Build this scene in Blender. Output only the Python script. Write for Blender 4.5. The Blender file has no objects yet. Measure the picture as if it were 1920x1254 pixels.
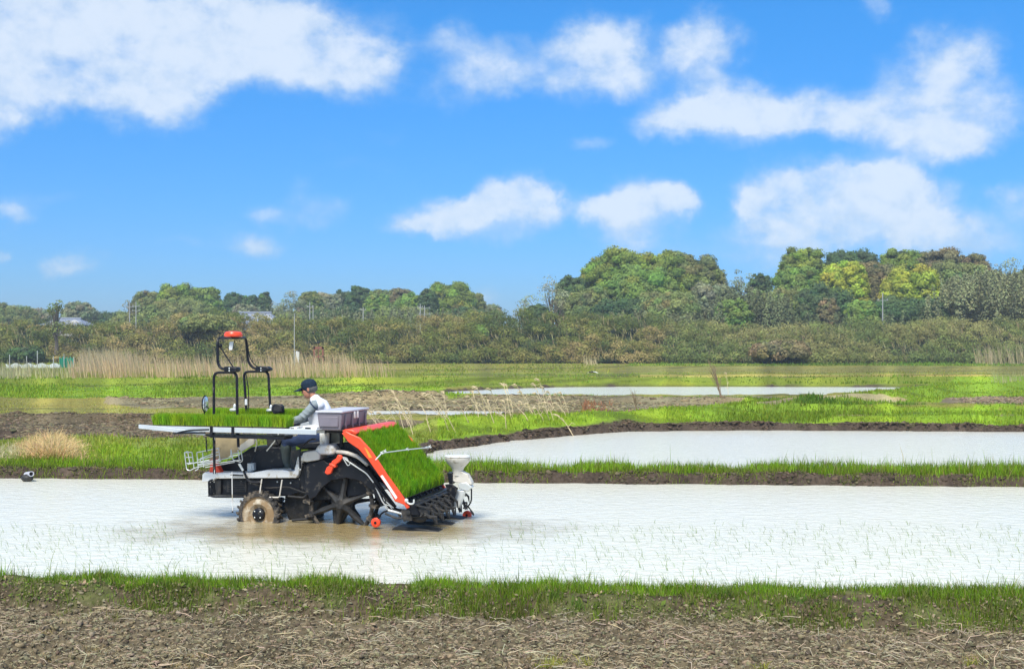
import bpy, math, random
import numpy as np
from mathutils import Vector, noise as mnoise
R = math.radians
rng = np.random.default_rng(7); random.seed(7)
sc = bpy.context.scene
col = sc.collection
# ------------------------------------------------------------ camera, world, sun, exposure
F = 2200.0; HOR = 650.0; CH = 2.66          # focal length (1920-wide pixels), horizon row, eye height above the water
cd = bpy.data.cameras.new('camera'); cam = bpy.data.objects.new('camera', cd); col.objects.link(cam)
cam.location = (0, 0, CH); cam.rotation_euler = (R(90), 0, 0)
cd.sensor_width = 36; cd.lens = 36*F/1920; cd.shift_y = (HOR-627)/1920
cd.clip_start = 0.1; cd.clip_end = 20000
sc.camera = cam
sc.view_settings.view_transform = 'Standard'; sc.view_settings.look = 'None'
sc.view_settings.gamma = 1; sc.view_settings.exposure = 0.85
SUN_EL, SUN_AZ = 54, 197
HAZE = 0.00055                      # azimuth clockwise from the viewing direction (+Y)
wd = bpy.data.worlds.new('World'); sc.world = wd; wd.use_nodes = True
def build_world():
    nt = wd.node_tree; N = nt.nodes; L = nt.links; N.clear()
    def nd(t, **k):
        n = N.new(t)
        for a, b in k.items(): setattr(n, a, b)
        return n
    def math_(op, a, b=None, clamp=False):
        n = nd('ShaderNodeMath', operation=op, use_clamp=clamp)
        for i, s in enumerate((a, b)):
            if s is None: continue
            if isinstance(s, (int, float)): n.inputs[i].default_value = s
            else: L.new(s, n.inputs[i])
        return n.outputs[0]
    sky = nd('ShaderNodeTexSky', sky_type='NISHITA', sun_disc=False)
    sky.sun_elevation = R(SUN_EL); sky.sun_rotation = R(SUN_AZ)
    sky.air_density = 1.0; sky.dust_density = 0.25; sky.ozone_density = 2.2
    hs = nd('ShaderNodeHueSaturation'); hs.inputs['Saturation'].default_value = 1.12
    L.new(sky.outputs[0], hs.inputs['Color'])
    mul = nd('ShaderNodeVectorMath', operation='MULTIPLY'); L.new(hs.outputs[0], mul.inputs[0])
    tgr = nd('ShaderNodeMix', data_type='RGBA'); tgr.inputs[6].default_value = SKY_LOW; tgr.inputs[7].default_value = SKY_HIGH
    tc = nd('ShaderNodeTexCoord'); sep = nd('ShaderNodeSeparateXYZ'); L.new(tc.outputs['Generated'], sep.inputs[0])
    az = math_('ARCTAN2', sep.outputs[0], sep.outputs[1]); el = math_('ARCSINE', sep.outputs[2])
    cmb = nd('ShaderNodeCombineXYZ'); L.new(az, cmb.inputs[0]); L.new(el, cmb.inputs[1])
    elr = nd('ShaderNodeMapRange'); L.new(el, elr.inputs[0]); elr.inputs[1].default_value = 0.0; elr.inputs[2].default_value = 0.27; L.new(elr.outputs[0], tgr.inputs['Factor']); L.new(tgr.outputs[2], mul.inputs[1])
    # fluffy warp
    def noise_(scale, detail, rough, vec, dist=0.0, st=(1, 1, 1)):
        mp = nd('ShaderNodeMapping'); mp.inputs['Scale'].default_value = st; L.new(vec, mp.inputs[0])
        n = nd('ShaderNodeTexNoise'); n.inputs['Scale'].default_value = scale; n.inputs['Detail'].default_value = detail
        n.inputs['Roughness'].default_value = rough; n.inputs['Distortion'].default_value = dist
        L.new(mp.outputs[0], n.inputs['Vector']); return n
    w = noise_(8, 9, 0.6, tc.outputs['Generated'])
    wv = nd('ShaderNodeVectorMath', operation='MULTIPLY_ADD'); L.new(w.outputs['Color'], wv.inputs[0])
    wv.inputs[1].default_value = (0.15, 0.085, 0); wv.inputs[2].default_value = (-0.063, -0.0365, 0)
    pv = nd('ShaderNodeVectorMath', operation='ADD'); L.new(cmb.outputs[0], pv.inputs[0]); L.new(wv.outputs[0], pv.inputs[1])
    total = None
    for (u, v, ru, rv, s) in CLOUDS:
        ru *= 1.06; rv *= 1.12; a0 = math.atan((u-960)/F); e0 = math.atan((HOR-v)/F*math.cos(a0)); ra = ru/F; re = rv/F
        m = nd('ShaderNodeVectorMath', operation='MULTIPLY_ADD'); L.new(pv.outputs[0], m.inputs[0])
        m.inputs[1].default_value = (1/ra, 1/re, 0); m.inputs[2].default_value = (-a0/ra, -e0/re, 0)
        ln = nd('ShaderNodeVectorMath', operation='LENGTH'); L.new(m.outputs[0], ln.inputs[0])
        mr = nd('ShaderNodeMapRange', interpolation_type='SMOOTHSTEP'); L.new(ln.outputs['Value'], mr.inputs[0])
        mr.inputs[1].default_value = 1.25; mr.inputs[2].default_value = 0.1; mr.inputs[3].default_value = 0; mr.inputs[4].default_value = s
        total = mr.outputs[0] if total is None else math_('ADD', total, mr.outputs[0])
    # cloud field for the rest of the dome (outside the measured patch)
    g = noise_(3.2, 7, 0.55, tc.outputs['Generated'], 0.3, (1, 1, 2.2))
    gm = nd('ShaderNodeMapRange'); L.new(g.outputs['Fac'], gm.inputs[0]); gm.inputs[1].default_value = 0.40; gm.inputs[2].default_value = 0.62
    out = nd('ShaderNodeMapRange'); L.new(el, out.inputs[0]); out.inputs[1].default_value = 0.31; out.inputs[2].default_value = 0.42
    back = nd('ShaderNodeMapRange'); L.new(math_('ABSOLUTE', az), back.inputs[0]); back.inputs[1].default_value = 0.5; back.inputs[2].default_value = 0.75
    om = math_('MAXIMUM', out.outputs[0], back.outputs[0])
    rest = math_('MULTIPLY', math_('MULTIPLY', gm.outputs[0], om), 1.3)
    vl = noise_(5.5, 8, 0.6, tc.outputs['Generated'], 0.6, (1, 1, 3)); veil = nd('ShaderNodeMapRange'); L.new(vl.outputs['Fac'], veil.inputs[0])
    veil.inputs[1].default_value = 0.5; veil.inputs[2].default_value = 0.8; veil.inputs[4].default_value = 0.34
    total = math_('ADD', math_('ADD', math_('MINIMUM', total, 1.05), veil.outputs[0]), rest)
    d1 = noise_(14, 9, 0.56, tc.outputs['Generated'], 0.15, (1, 1, 1.5))
    d2 = noise_(42, 7, 0.6, tc.outputs['Generated'], 0.1, (1, 1, 1.3))
    dn = math_('ADD', math_('MULTIPLY', math_('SUBTRACT', d1.outputs['Fac'], 0.5), 1.8), math_('MULTIPLY', math_('SUBTRACT', d2.outputs['Fac'], 0.5), 0.8))
    dens = math_('ADD', total, math_('MULTIPLY', dn, math_('ADD', math_('MULTIPLY', math_('MINIMUM', total, 1.0), 0.75), 0.25)))
    cov = nd('ShaderNodeMapRange', interpolation_type='SMOOTHSTEP'); L.new(dens, cov.inputs[0])
    cov.inputs[1].default_value = 0.06; cov.inputs[2].default_value = 1.12; cov.inputs[4].default_value = 0.8
    shade = nd('ShaderNodeMapRange', interpolation_type='SMOOTHSTEP'); L.new(math_('ADD', dens, math_('MULTIPLY', math_('SUBTRACT', noise_(60, 6, 0.6, tc.outputs['Generated'], 0.3, (1, 1, 1.2)).outputs['Fac'], 0.5), 1.6)), shade.inputs[0])
    shade.inputs[1].default_value = 0.15; shade.inputs[2].default_value = 1.35
    cc = nd('ShaderNodeMix', data_type='RGBA'); L.new(shade.outputs[0], cc.inputs['Factor'])
    cc.inputs[6].default_value = CLOUD_THIN; cc.inputs[7].default_value = CLOUD_FULL
    mx = nd('ShaderNodeMix', data_type='RGBA'); L.new(cov.outputs[0], mx.inputs['Factor'])
    L.new(mul.outputs[0], mx.inputs[6]); L.new(cc.outputs[2], mx.inputs[7])
    bg = nd('ShaderNodeBackground'); bg.inputs[1].default_value = 0.108; L.new(mx.outputs[2], bg.inputs[0])
    o = nd('ShaderNodeOutputWorld'); L.new(bg.outputs[0], o.inputs[0])
SKY_LOW = (0.24, 0.385, 0.70, 1); SKY_HIGH = (0.205, 0.62, 0.93, 1)
CLOUD_THIN = (2.9, 3.75, 4.75, 1); CLOUD_FULL = (4.55, 4.95, 5.35, 1)
CLOUDS = [ # u, v, radius u, radius v, strength (measured bearing and elevation of each cloud)
 (110,50,200,100,1.0),(330,70,210,100,.95),(570,55,190,100,1.0),(690,110,110,60,.7),(60,110,130,80,.8),(240,160,180,50,.8),(20,205,70,40,.95),
 (480,120,160,50,.55),(300,0,300,50,.7),
 (880,60,110,45,.55),(1010,110,130,50,.6),(1140,80,90,55,.95),(1180,135,110,45,.7),(1330,85,95,50,.95),(900,150,130,45,.5),(1060,150,120,40,.4),
 (1390,180,110,50,1.0),(1290,215,110,42,.85),(1520,190,80,50,.85),(1480,230,130,40,.6),(1600,200,90,50,.5),
 (1820,90,80,60,.7),(1850,190,110,90,.8),(1720,180,90,80,.7),(1800,250,120,40,.8),(1640,230,90,45,.5),(1900,60,70,60,.6),(1690,10,50,30,.5),
 (960,360,80,40,.95),(870,385,110,38,.9),(800,408,80,26,.7),(970,415,100,40,.6),(1010,380,50,45,.6),
 (1230,370,100,45,.95),(1140,390,80,35,.8),(1290,360,60,45,.8),(1200,425,110,40,.7),
 (1540,345,110,55,.95),(1660,335,100,55,1.0),(1590,390,180,60,.95),(1740,390,110,60,.7),(1480,430,180,50,.55),(1800,440,200,50,.5),(1470,370,60,40,.6),
 (1915,375,40,30,.6),(1650,460,250,40,.4),(1250,460,150,30,.3),(900,550,70,40,.5),
 (530,385,45,22,.5),(620,385,70,35,.5),(520,440,80,30,.55),(175,470,60,22,.75),(40,360,90,30,.4),(10,440,30,20,.5),(60,375,80,20,.3),(600,330,40,30,.25),
 (1110,250,60,20,.4),(180,340,100,18,.2),(370,445,60,16,.2),
]
build_world()
sd = bpy.data.lights.new('sun', 'SUN'); sd.energy = 2.9; sd.angle = R(24); sd.color = (1.0, 0.95, 0.84)
so = bpy.data.objects.new('sun', sd); col.objects.link(so)
sv = Vector((math.sin(R(SUN_AZ))*math.cos(R(SUN_EL)), math.cos(R(SUN_AZ))*math.cos(R(SUN_EL)), math.sin(R(SUN_EL))))
so.rotation_euler = sv.to_track_quat('Z', 'Y').to_euler(); so.location = (20, 10, 40)

# ------------------------------------------------------------ helpers
def tag(o, label=None, cat=None, group=None, kind=None):
    if label: o['label'] = label
    if cat: o['category'] = cat
    if group: o['group'] = group
    if kind: o['kind'] = kind
    return o
def empty(name, loc=(0, 0, 0), rz=0.0, parent=None):
    o = bpy.data.objects.new(name, None); col.objects.link(o); o.location = loc; o.rotation_euler = (0, 0, rz)
    o.empty_display_size = 0.2
    if parent: o.parent = parent
    return o
def W(u, v, e=0.0):                       # ground point seen at (u, v) when it lies e metres above the water
    y = F*(CH-e)/(v-HOR); return (np.asarray(u)-960)*y/F, y
def px_at(y): return F/y
def mesh_np(name, V, loops, starts, mats, parent=None, colr=None, smooth=False, link=True):
    me = bpy.data.meshes.new(name)
    V = np.asarray(V, dtype=np.float32); loops = np.asarray(loops, dtype=np.int32); starts = np.asarray(starts, dtype=np.int32)
    me.vertices.add(len(V)); me.vertices.foreach_set('co', V.ravel())
    me.loops.add(len(loops)); me.loops.foreach_set('vertex_index', loops)
    me.polygons.add(len(starts)); me.polygons.foreach_set('loop_start', starts)
    if smooth: me.polygons.foreach_set('use_smooth', np.ones(len(starts), dtype=bool))
    if colr is not None:
        a = me.color_attributes.new('Col', 'FLOAT_COLOR', 'POINT')
        c = np.ones((len(V), 4), dtype=np.float32); c[:, :3] = colr; a.data.foreach_set('color', c.ravel())
    me.update(calc_edges=True); me.validate()
    for m in (mats if isinstance(mats, (list, tuple)) else [mats]): me.materials.append(m)
    if not link: return me
    o = bpy.data.objects.new(name, me); col.objects.link(o)
    if parent: o.parent = parent
    return o
class MB:
    def __init__(s): s.v = []; s.f = []
    def add(s, V, Fc):
        b = len(s.v); s.v.extend([tuple(map(float, p)) for p in V]); s.f.extend([tuple(b+i for i in f) for f in Fc]); return s
    def box(s, a, b):
        x0, y0, z0 = a; x1, y1, z1 = b
        return s.add([(x0,y0,z0),(x1,y0,z0),(x1,y1,z0),(x0,y1,z0),(x0,y0,z1),(x1,y0,z1),(x1,y1,z1),(x0,y1,z1)],
                     [(0,3,2,1),(4,5,6,7),(0,1,5,4),(1,2,6,5),(2,3,7,6),(3,0,4,7)])
    def tube(s, pts, r, n=8, cap=True, flat=None):
        pts = [Vector(p) for p in pts]; k = len(pts); rr = r if isinstance(r, (list, tuple)) else [r]*k
        T = [(pts[min(i+1, k-1)]-pts[max(i-1, 0)]).normalized() for i in range(k)]
        up = Vector((0, 0, 1)) if abs(T[0].z) < .9 else Vector((0, 1, 0))
        nrm = (up-T[0]*up.dot(T[0])).normalized(); V = []
        for i in range(k):
            nrm = (nrm-T[i]*nrm.dot(T[i]))
            nrm = nrm.normalized() if nrm.length > 1e-6 else T[i].orthogonal().normalized()
            b = T[i].cross(nrm)
            for j in range(n):
                t = 2*math.pi*j/n; V.append(pts[i]+(nrm*math.cos(t)*(flat or 1)+b*math.sin(t))*rr[i])
        Fc = [(i*n+j, i*n+(j+1) % n, (i+1)*n+(j+1) % n, (i+1)*n+j) for i in range(k-1) for j in range(n)]
        if cap: Fc += [tuple(reversed(range(n))), tuple(range((k-1)*n, k*n))]
        return s.add(V, Fc)
    def capsule(s, pts, rr, n=14):        # rounded, closed chain for organic shapes
        pts = [Vector(p) for p in pts]; a, b = pts[0], pts[-1]; P2 = []; R2 = []
        d0 = (pts[1]-a).normalized(); d1 = (b-pts[-2]).normalized()
        for q in (90, 60, 30): P2.append(a-d0*rr[0]*math.sin(R(q))); R2.append(max(rr[0]*math.cos(R(q)), 1e-3))
        P2 += pts; R2 += list(rr)
        for q in (30, 60, 90): P2.append(b+d1*rr[-1]*math.sin(R(q))); R2.append(max(rr[-1]*math.cos(R(q)), 1e-3))
        return s.tube(P2, R2, n)
    def ellipsoid(s, c, r, rot=None, nu=14, nv=10):
        V = []; Fc = []
        for i in range(1, nv):
            for j in range(nu):
                p = Vector((r[0]*math.sin(math.pi*i/nv)*math.cos(2*math.pi*j/nu), r[1]*math.sin(math.pi*i/nv)*math.sin(2*math.pi*j/nu), r[2]*math.cos(math.pi*i/nv)))
                if rot: p.rotate(rot)
                V.append(p+Vector(c))
        t = Vector((0, 0, r[2])); b = Vector((0, 0, -r[2]))
        if rot: t.rotate(rot); b.rotate(rot)
        V += [t+Vector(c), b+Vector(c)]; m = (nv-1)*nu
        for i in range(nv-2):
            for j in range(nu): Fc.append((i*nu+j, (i+1)*nu+j, (i+1)*nu+(j+1) % nu, i*nu+(j+1) % nu))
        for j in range(nu): Fc.append((m, j, (j+1) % nu)); Fc.append((m+1, (nv-2)*nu+(j+1) % nu, (nv-2)*nu+j))
        return s.add(V, Fc)
    def prism(s, xz, y0, y1):             # polygon in x-z, extruded along y
        n = len(xz); V = [(x, y0, z) for x, z in xz]+[(x, y1, z) for x, z in xz]
        return s.add(V, [tuple(range(n)), tuple(reversed(range(n, 2*n)))]+[(i, i+n, (i+1) % n+n, (i+1) % n) for i in range(n)])
    def lathe(s, prof, c, axis='z', n=24):  # profile (r, h) closed at the ends
        V = []
        for r, h in prof:
            for j in range(n):
                t = 2*math.pi*j/n; a, b = r*math.cos(t), r*math.sin(t)
                V.append((c[0]+a, c[1]+b, c[2]+h) if axis == 'z' else (c[0]+a, c[1]+h, c[2]+b))
        k = len(prof); Fc = [(i*n+j, i*n+(j+1) % n, (i+1)*n+(j+1) % n, (i+1)*n+j) for i in range(k-1) for j in range(n)]
        Fc += [tuple(reversed(range(n))), tuple(range((k-1)*n, k*n))]
        return s.add(V, Fc)
    def build(s, name, mat, parent=None, bevel=0, smooth=True, remesh=0, sm=0):
        me = bpy.data.meshes.new(name); me.from_pydata(s.v, [], s.f); me.update()
        import bmesh
        bm = bmesh.new(); bm.from_mesh(me); bmesh.ops.recalc_face_normals(bm, faces=bm.faces); bm.to_mesh(me); bm.free()
        me.materials.append(mat); o = bpy.data.objects.new(name, me); col.objects.link(o)
        if parent: o.parent = parent
        if remesh:
            m = o.modifiers.new('r', 'REMESH'); m.mode = 'VOXEL'; m.voxel_size = remesh; m.use_smooth_shade = True
            if sm: q = o.modifiers.new('s', 'SMOOTH'); q.factor = .5; q.iterations = sm
        elif bevel:
            m = o.modifiers.new('b', 'BEVEL'); m.width = bevel; m.segments = 2; m.limit_method = 'ANGLE'; m.angle_limit = R(40)
            m.use_clamp_overlap = True
        if smooth and not remesh:
            me.polygons.foreach_set('use_smooth', np.ones(len(me.polygons), dtype=bool))
            try: me.set_sharp_from_angle(angle=R(38))
            except Exception: pass
        return o
def rounded(pts, r, n=5):
    pts = [Vector(p) for p in pts]; out = [pts[0]]
    for i in range(1, len(pts)-1):
        a, b, c = pts[i-1], pts[i], pts[i+1]; d = min(r, (a-b).length*.48, (c-b).length*.48)
        p, q = b+(a-b).normalized()*d, b+(c-b).normalized()*d
        for k in range(n+1):
            t = k/n; out.append(p*(1-t)**2+b*2*t*(1-t)+q*t*t)
    return out+[pts[-1]]

# ------------------------------------------------------------ materials
def mat(name, base, rough=.6, metal=0, spec=.5, noise=0.0, nscale=8, dirt=None, dirt_amt=0.0, dirt_scale=5, bump=0.0, bscale=60, attr=False, transl=0, coat=0):
    m = bpy.data.materials.new(name); m.use_nodes = True; nt = m.node_tree; N = nt.nodes; L = nt.links
    b = N['Principled BSDF']; b.inputs['Roughness'].default_value = rough; b.inputs['Metallic'].default_value = metal
    b.inputs['Specular IOR Level'].default_value = spec; b.inputs['Coat Weight'].default_value = coat
    tc = N.new('ShaderNodeTexCoord')
    if attr:
        a = N.new('ShaderNodeAttribute'); a.attribute_name = 'Col'; src = a.outputs['Color']
    else:
        rgb = N.new('ShaderNodeRGB'); rgb.outputs[0].default_value = (*base, 1); src = rgb.outputs[0]
    if noise:
        n = N.new('ShaderNodeTexNoise'); n.inputs['Scale'].default_value = nscale; n.inputs['Detail'].default_value = 6
        L.new(tc.outputs['Object'], n.inputs['Vector'])
        mr = N.new('ShaderNodeMapRange'); L.new(n.outputs['Fac'], mr.inputs[0]); mr.inputs[1].default_value = .25; mr.inputs[2].default_value = .75
        mr.inputs[3].default_value = 1-noise; mr.inputs[4].default_value = 1+noise
        v = N.new('ShaderNodeVectorMath'); v.operation = 'SCALE'; L.new(src, v.inputs[0]); L.new(mr.outputs[0], v.inputs['Scale']); src = v.outputs[0]
    if dirt:
        n = N.new('ShaderNodeTexNoise'); n.inputs['Scale'].default_value = dirt_scale; n.inputs['Detail'].default_value = 8; n.inputs['Roughness'].default_value = .65
        L.new(tc.outputs['Object'], n.inputs['Vector'])
        mr = N.new('ShaderNodeMapRange'); L.new(n.outputs['Fac'], mr.inputs[0]); mr.inputs[1].default_value = .62-dirt_amt*.3; mr.inputs[2].default_value = .7-dirt_amt*.2
        mx = N.new('ShaderNodeMix'); mx.data_type = 'RGBA'; L.new(mr.outputs[0], mx.inputs['Factor']); L.new(src, mx.inputs[6]); mx.inputs[7].default_value = (*dirt, 1); src = mx.outputs[2]
    L.new(src, b.inputs['Base Color'])
    if bump:
        n = N.new('ShaderNodeTexNoise'); n.inputs['Scale'].default_value = bscale; n.inputs['Detail'].default_value = 5
        L.new(tc.outputs['Object'], n.inputs['Vector'])
        bp = N.new('ShaderNodeBump'); bp.inputs['Strength'].default_value = bump; bp.inputs['Distance'].default_value = .02
        L.new(n.outputs['Fac'], bp.inputs['Height']); L.new(bp.outputs[0], b.inputs['Normal'])
    if transl:
        t = N.new('ShaderNodeBsdfTranslucent'); L.new(src, t.inputs[0]); mx = N.new('ShaderNodeMixShader'); mx.inputs[0].default_value = transl
        L.new(b.outputs[0], mx.inputs[1]); L.new(t.outputs[0], mx.inputs[2]); L.new(mx.outputs[0], N['Material Output'].inputs[0])
    return m
M_LEAF = mat('foliage', (.1,.2,.03), .6, spec=.25, attr=True, transl=.35)
M_TREE = mat('tree_foliage', (.1,.2,.03), .75, spec=.12, attr=True, transl=.1, noise=.35, nscale=1.6)
M_CORE = mat('dark_core', (.035,.05,.02), .9, spec=.1, noise=.4, nscale=1.2)  # dark solid filling inside the foliage that blocks light
M_BARK = mat('bark', (.16,.13,.1), .9, noise=.4, nscale=6)
M_WHITE = mat('white_paint', (.78,.78,.76), .38, noise=.06, nscale=4, dirt=(.5,.43,.32), dirt_amt=.3, dirt_scale=9)
M_RED = mat('red_paint', (.86,.075,.025), .32, noise=.08, nscale=5, dirt=(.45,.12,.06), dirt_amt=.1, dirt_scale=6)
M_BLACK = mat('black_paint', (.009,.01,.014), .4, spec=.3, noise=.3, nscale=9, dirt=(.09,.08,.065), dirt_amt=.12, dirt_scale=9)
M_MUDDY = mat('muddy_black', (.02,.02,.02), .6, noise=.4, nscale=12, dirt=(.055,.047,.038), dirt_amt=.35, dirt_scale=8, bump=.3, bscale=30)
M_ALU = mat('grey_aluminium', (.56,.6,.62), .35, metal=.25, noise=.08, nscale=5)
M_STEEL = mat('zinc_steel', (.68,.7,.68), .35, metal=.3, noise=.1, nscale=12)
M_RUBBER = mat('tyre_rubber', (.035,.032,.03), .8, noise=.35, nscale=14, dirt=(.16,.13,.095), dirt_amt=.5, dirt_scale=10, bump=.4, bscale=40)
M_RIM = mat('muddy_rim', (.6,.54,.42), .6, noise=.2, nscale=9, dirt=(.27,.18,.09), dirt_amt=.95, dirt_scale=7)
M_BOX = mat('grey_plastic', (.19,.17,.2), .5, noise=.08, nscale=7)
M_LID = mat('pale_grey_plastic', (.52,.52,.57), .45, noise=.05)
M_BEIGE = mat('beige_plastic', (.66,.62,.55), .45, noise=.08, nscale=8, dirt=(.35,.3,.22), dirt_amt=.25, dirt_scale=9)
M_WOOD = mat('weathered_board', (.42,.33,.19), .8, noise=.25, nscale=9)
M_SKIN = mat('skin', (.46,.2,.12), .55, noise=.12, nscale=30)
M_SHIRT = mat('grey_cloth', (.26,.3,.31), .9, spec=.2, noise=.12, nscale=14, bump=.6, bscale=18)
M_VEST = mat('white_cloth', (.78,.79,.84), .9, spec=.2, noise=.06, nscale=10, bump=.5, bscale=14)
M_NAVY = mat('navy_cloth', (.028,.045,.1), .9, spec=.2, noise=.25, nscale=14, bump=.6, bscale=16)
M_BOOT = mat('rubber_boot', (.045,.06,.055), .45, noise=.3, nscale=10, dirt=(.16,.15,.11), dirt_amt=.25)
M_CAP = mat('cap_cloth', (.012,.025,.045), .85, spec=.2, noise=.2, nscale=30)
M_HAIR = mat('grey_hair', (.09,.09,.085), .8, noise=.3, nscale=60)
M_GLASS = mat('mirror_glass', (.8,.84,.85), .12, metal=.8)
M_SOIL = mat('seedling_soil', (.05,.04,.028), .95, noise=.4, nscale=40)
# ------------------------------------------------------------ terrain: one sheet from the near field to the horizon
def wl(L_, e=0.0): return np.array([W(u, v, e) for u, v in L_])
LEVX = [-30, -5, -2.6, 0, 2.4, 4.9, 30]                       # near levee: crest line (depth over x)
LEVC = [12.9, 12.05, 11.82, 11.6, 11.42, 11.2, 9.4]
FAR1 = wl([(-2600,890),(-700,893),(0,897),(200,899),(380,900),(620,903),(900,906),(1400,909),(1920,914),(2600,920),(4600,936)])
NEAR1 = np.array([(x, np.interp(x, LEVX, LEVC)+.62) for x in (14, 8, 4, 0, -4, -8, -14, -22)])
WAT1 = np.vstack([FAR1, NEAR1])
WAT2 = wl([(775,891),(780,872),(812,846),(880,839),(960,827),(1060,818),(1180,809),(1400,807),(1650,808),(1920,810),(2600,812),(4000,813),(4000,916),(2600,908),(1920,901),(1400,897),(900,894)])
WAT3 = wl([(770,741),(860,733.5),(950,729),(1050,726),(1200,725),(1400,725.2),(1700,726),(1735,728),(1640,737),(1560,743),(1500,747),(1300,746.5),(1130,745.5),(1000,745.5),(900,745)])
WAT4 = wl([(640,776),(800,774.5),(950,776.5),(940,784),(800,785),(640,784.5)])
WAT5 = wl([(-120,822),(10,823),(62,827),(20,832),(-120,832)])
POLYS = [WAT1, WAT2, WAT3, WAT4, WAT5]
def inside(poly, x, y):
    c = np.zeros(x.shape, bool); n = len(poly)
    for i in range(n):
        x1, y1 = poly[i]; x2, y2 = poly[(i+1) % n]
        if y1 == y2: continue
        c ^= ((y1 > y) != (y2 > y)) & (x < (x2-x1)*(y-y1)/(y2-y1)+x1)
    return c
def sdist(poly, x, y):
    d = np.full(x.shape, 1e9); n = len(poly)
    for i in range(n):
        x1, y1 = poly[i]; x2, y2 = poly[(i+1) % n]; dx, dy = x2-x1, y2-y1
        t = np.clip(((x-x1)*dx+(y-y1)*dy)/(dx*dx+dy*dy+1e-12), 0, 1)
        d = np.minimum(d, np.hypot(x-x1-t*dx, y-y1-t*dy))
    return np.where(inside(poly, x, y), -d, d)
_tab = rng.random((256, 256)).astype(np.float64)
def vn(x, y):                              # value noise 0..1
    xi = np.floor(x).astype(int); yi = np.floor(y).astype(int); fx = x-xi; fy = y-yi
    fx = fx*fx*(3-2*fx); fy = fy*fy*(3-2*fy); g = lambda a, b: _tab[a & 255, b & 255]
    return (g(xi, yi)*(1-fx)+g(xi+1, yi)*fx)*(1-fy)+(g(xi, yi+1)*(1-fx)+g(xi+1, yi+1)*fx)*fy
def fbm(x, y, s, o=4, g=.5):
    t = np.zeros(np.shape(x)); a = 1; tot = 0
    for k in range(o): t = t+a*vn(x/s*2**k+17*k, y/s*2**k+9.3*k); tot += a; a *= g
    return t/tot
def sm(a, b, x): t = np.clip((x-a)/(b-a), 0, 1); return t*t*(3-2*t)
def height(x, y):
    x = np.asarray(x, float); y = np.asarray(y, float)
    D = np.full(x.shape, 1e9)
    wob = (fbm(x, y, .5, 3)-.5)
    for k, p in enumerate(POLYS): D = np.minimum(D, sdist(p, x, y)+(wob*.28 if k < 2 else wob*.5))
    crest = np.interp(x, LEVX, LEVC)
    wid = np.interp(x, [-5, 5], [.34, .55])
    near = y < crest+.3
    L1 = .05+.2*sm(crest-wid-.15, crest-.1, y)+(fbm(x, y, .35, 4)-.5)*.13*sm(crest-wid-.3, crest-wid, y)
    clod = (fbm(x, y, .11, 4, .65)-.5)*.13+(fbm(x+50, y, .6, 2)-.5)*.07
    L1 = L1+clod*(1-sm(crest-wid-.05, crest-.1, y))
    hi = .2+.05*(fbm(x, y, 1.1, 3)-.5)+.1*(fbm(x, y, 7, 2)-.5)
    far = sm(30, 60, y); hi = hi+far*.12*(fbm(x, y, 22, 2)-.35)
    hi = hi+(fbm(x, y, .9, 3)-.5)*.16*sm(27, 32, y)*(1-sm(70, 90, y))
    hi = np.where(y < 26, .21+.06*(fbm(x, y, .5, 3)-.5), hi)
    # levee ridges in the fields behind
    for (a, hgt, wd_) in RIDGES:
        d = np.abs(sdist_line(a, x, y)); hi = hi+hgt*(1-sm(0, wd_, d))
    L_ = np.where(near, L1, hi)
    ew = np.where(y < 14, .32, np.where(y < 45, .16, .4))
    h = -.14+(L_+.14)*sm(-.03, 1, D/ew)
    return np.where(D > 4, np.maximum(L_, .02), h)
def sdist_line(P, x, y):
    d = np.full(x.shape, 1e9)
    for i in range(len(P)-1):
        x1, y1 = P[i]; x2, y2 = P[i+1]; dx, dy = x2-x1, y2-y1
        t = np.clip(((x-x1)*dx+(y-y1)*dy)/(dx*dx+dy*dy+1e-12), 0, 1)
        d = np.minimum(d, np.hypot(x-x1-t*dx, y-y1-t*dy))
    return d
RIDGES = [(wl([(840,800),(1200,784),(1400,768),(1560,752),(1720,737),(1800,728),(1930,722),(2500,712)], .3), .34, 1.5),
          (wl([(-700,784),(0,785),(330,788),(640,790)], .3), .26, .8),
          (wl([(1560,786),(1920,784),(2600,784)], .3), .22, .7),
          (wl([(-700,752),(0,750),(330,752),(560,750),(800,747)], .3), .25, 1.3),
          (wl([(-700,716),(0,716),(600,714),(1100,712),(1920,711),(2600,711)], .4), .4, 2.5),
          (wl([(1500,765),(1920,764),(2600,764)], .3), .25, 1.0),
          (wl([(1150,686),(1920,686),(2600,686)], .4), .2, 4),
          (wl([(600,748),(1100,748),(1400,750)], .3), .22, 1.0)]
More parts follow.
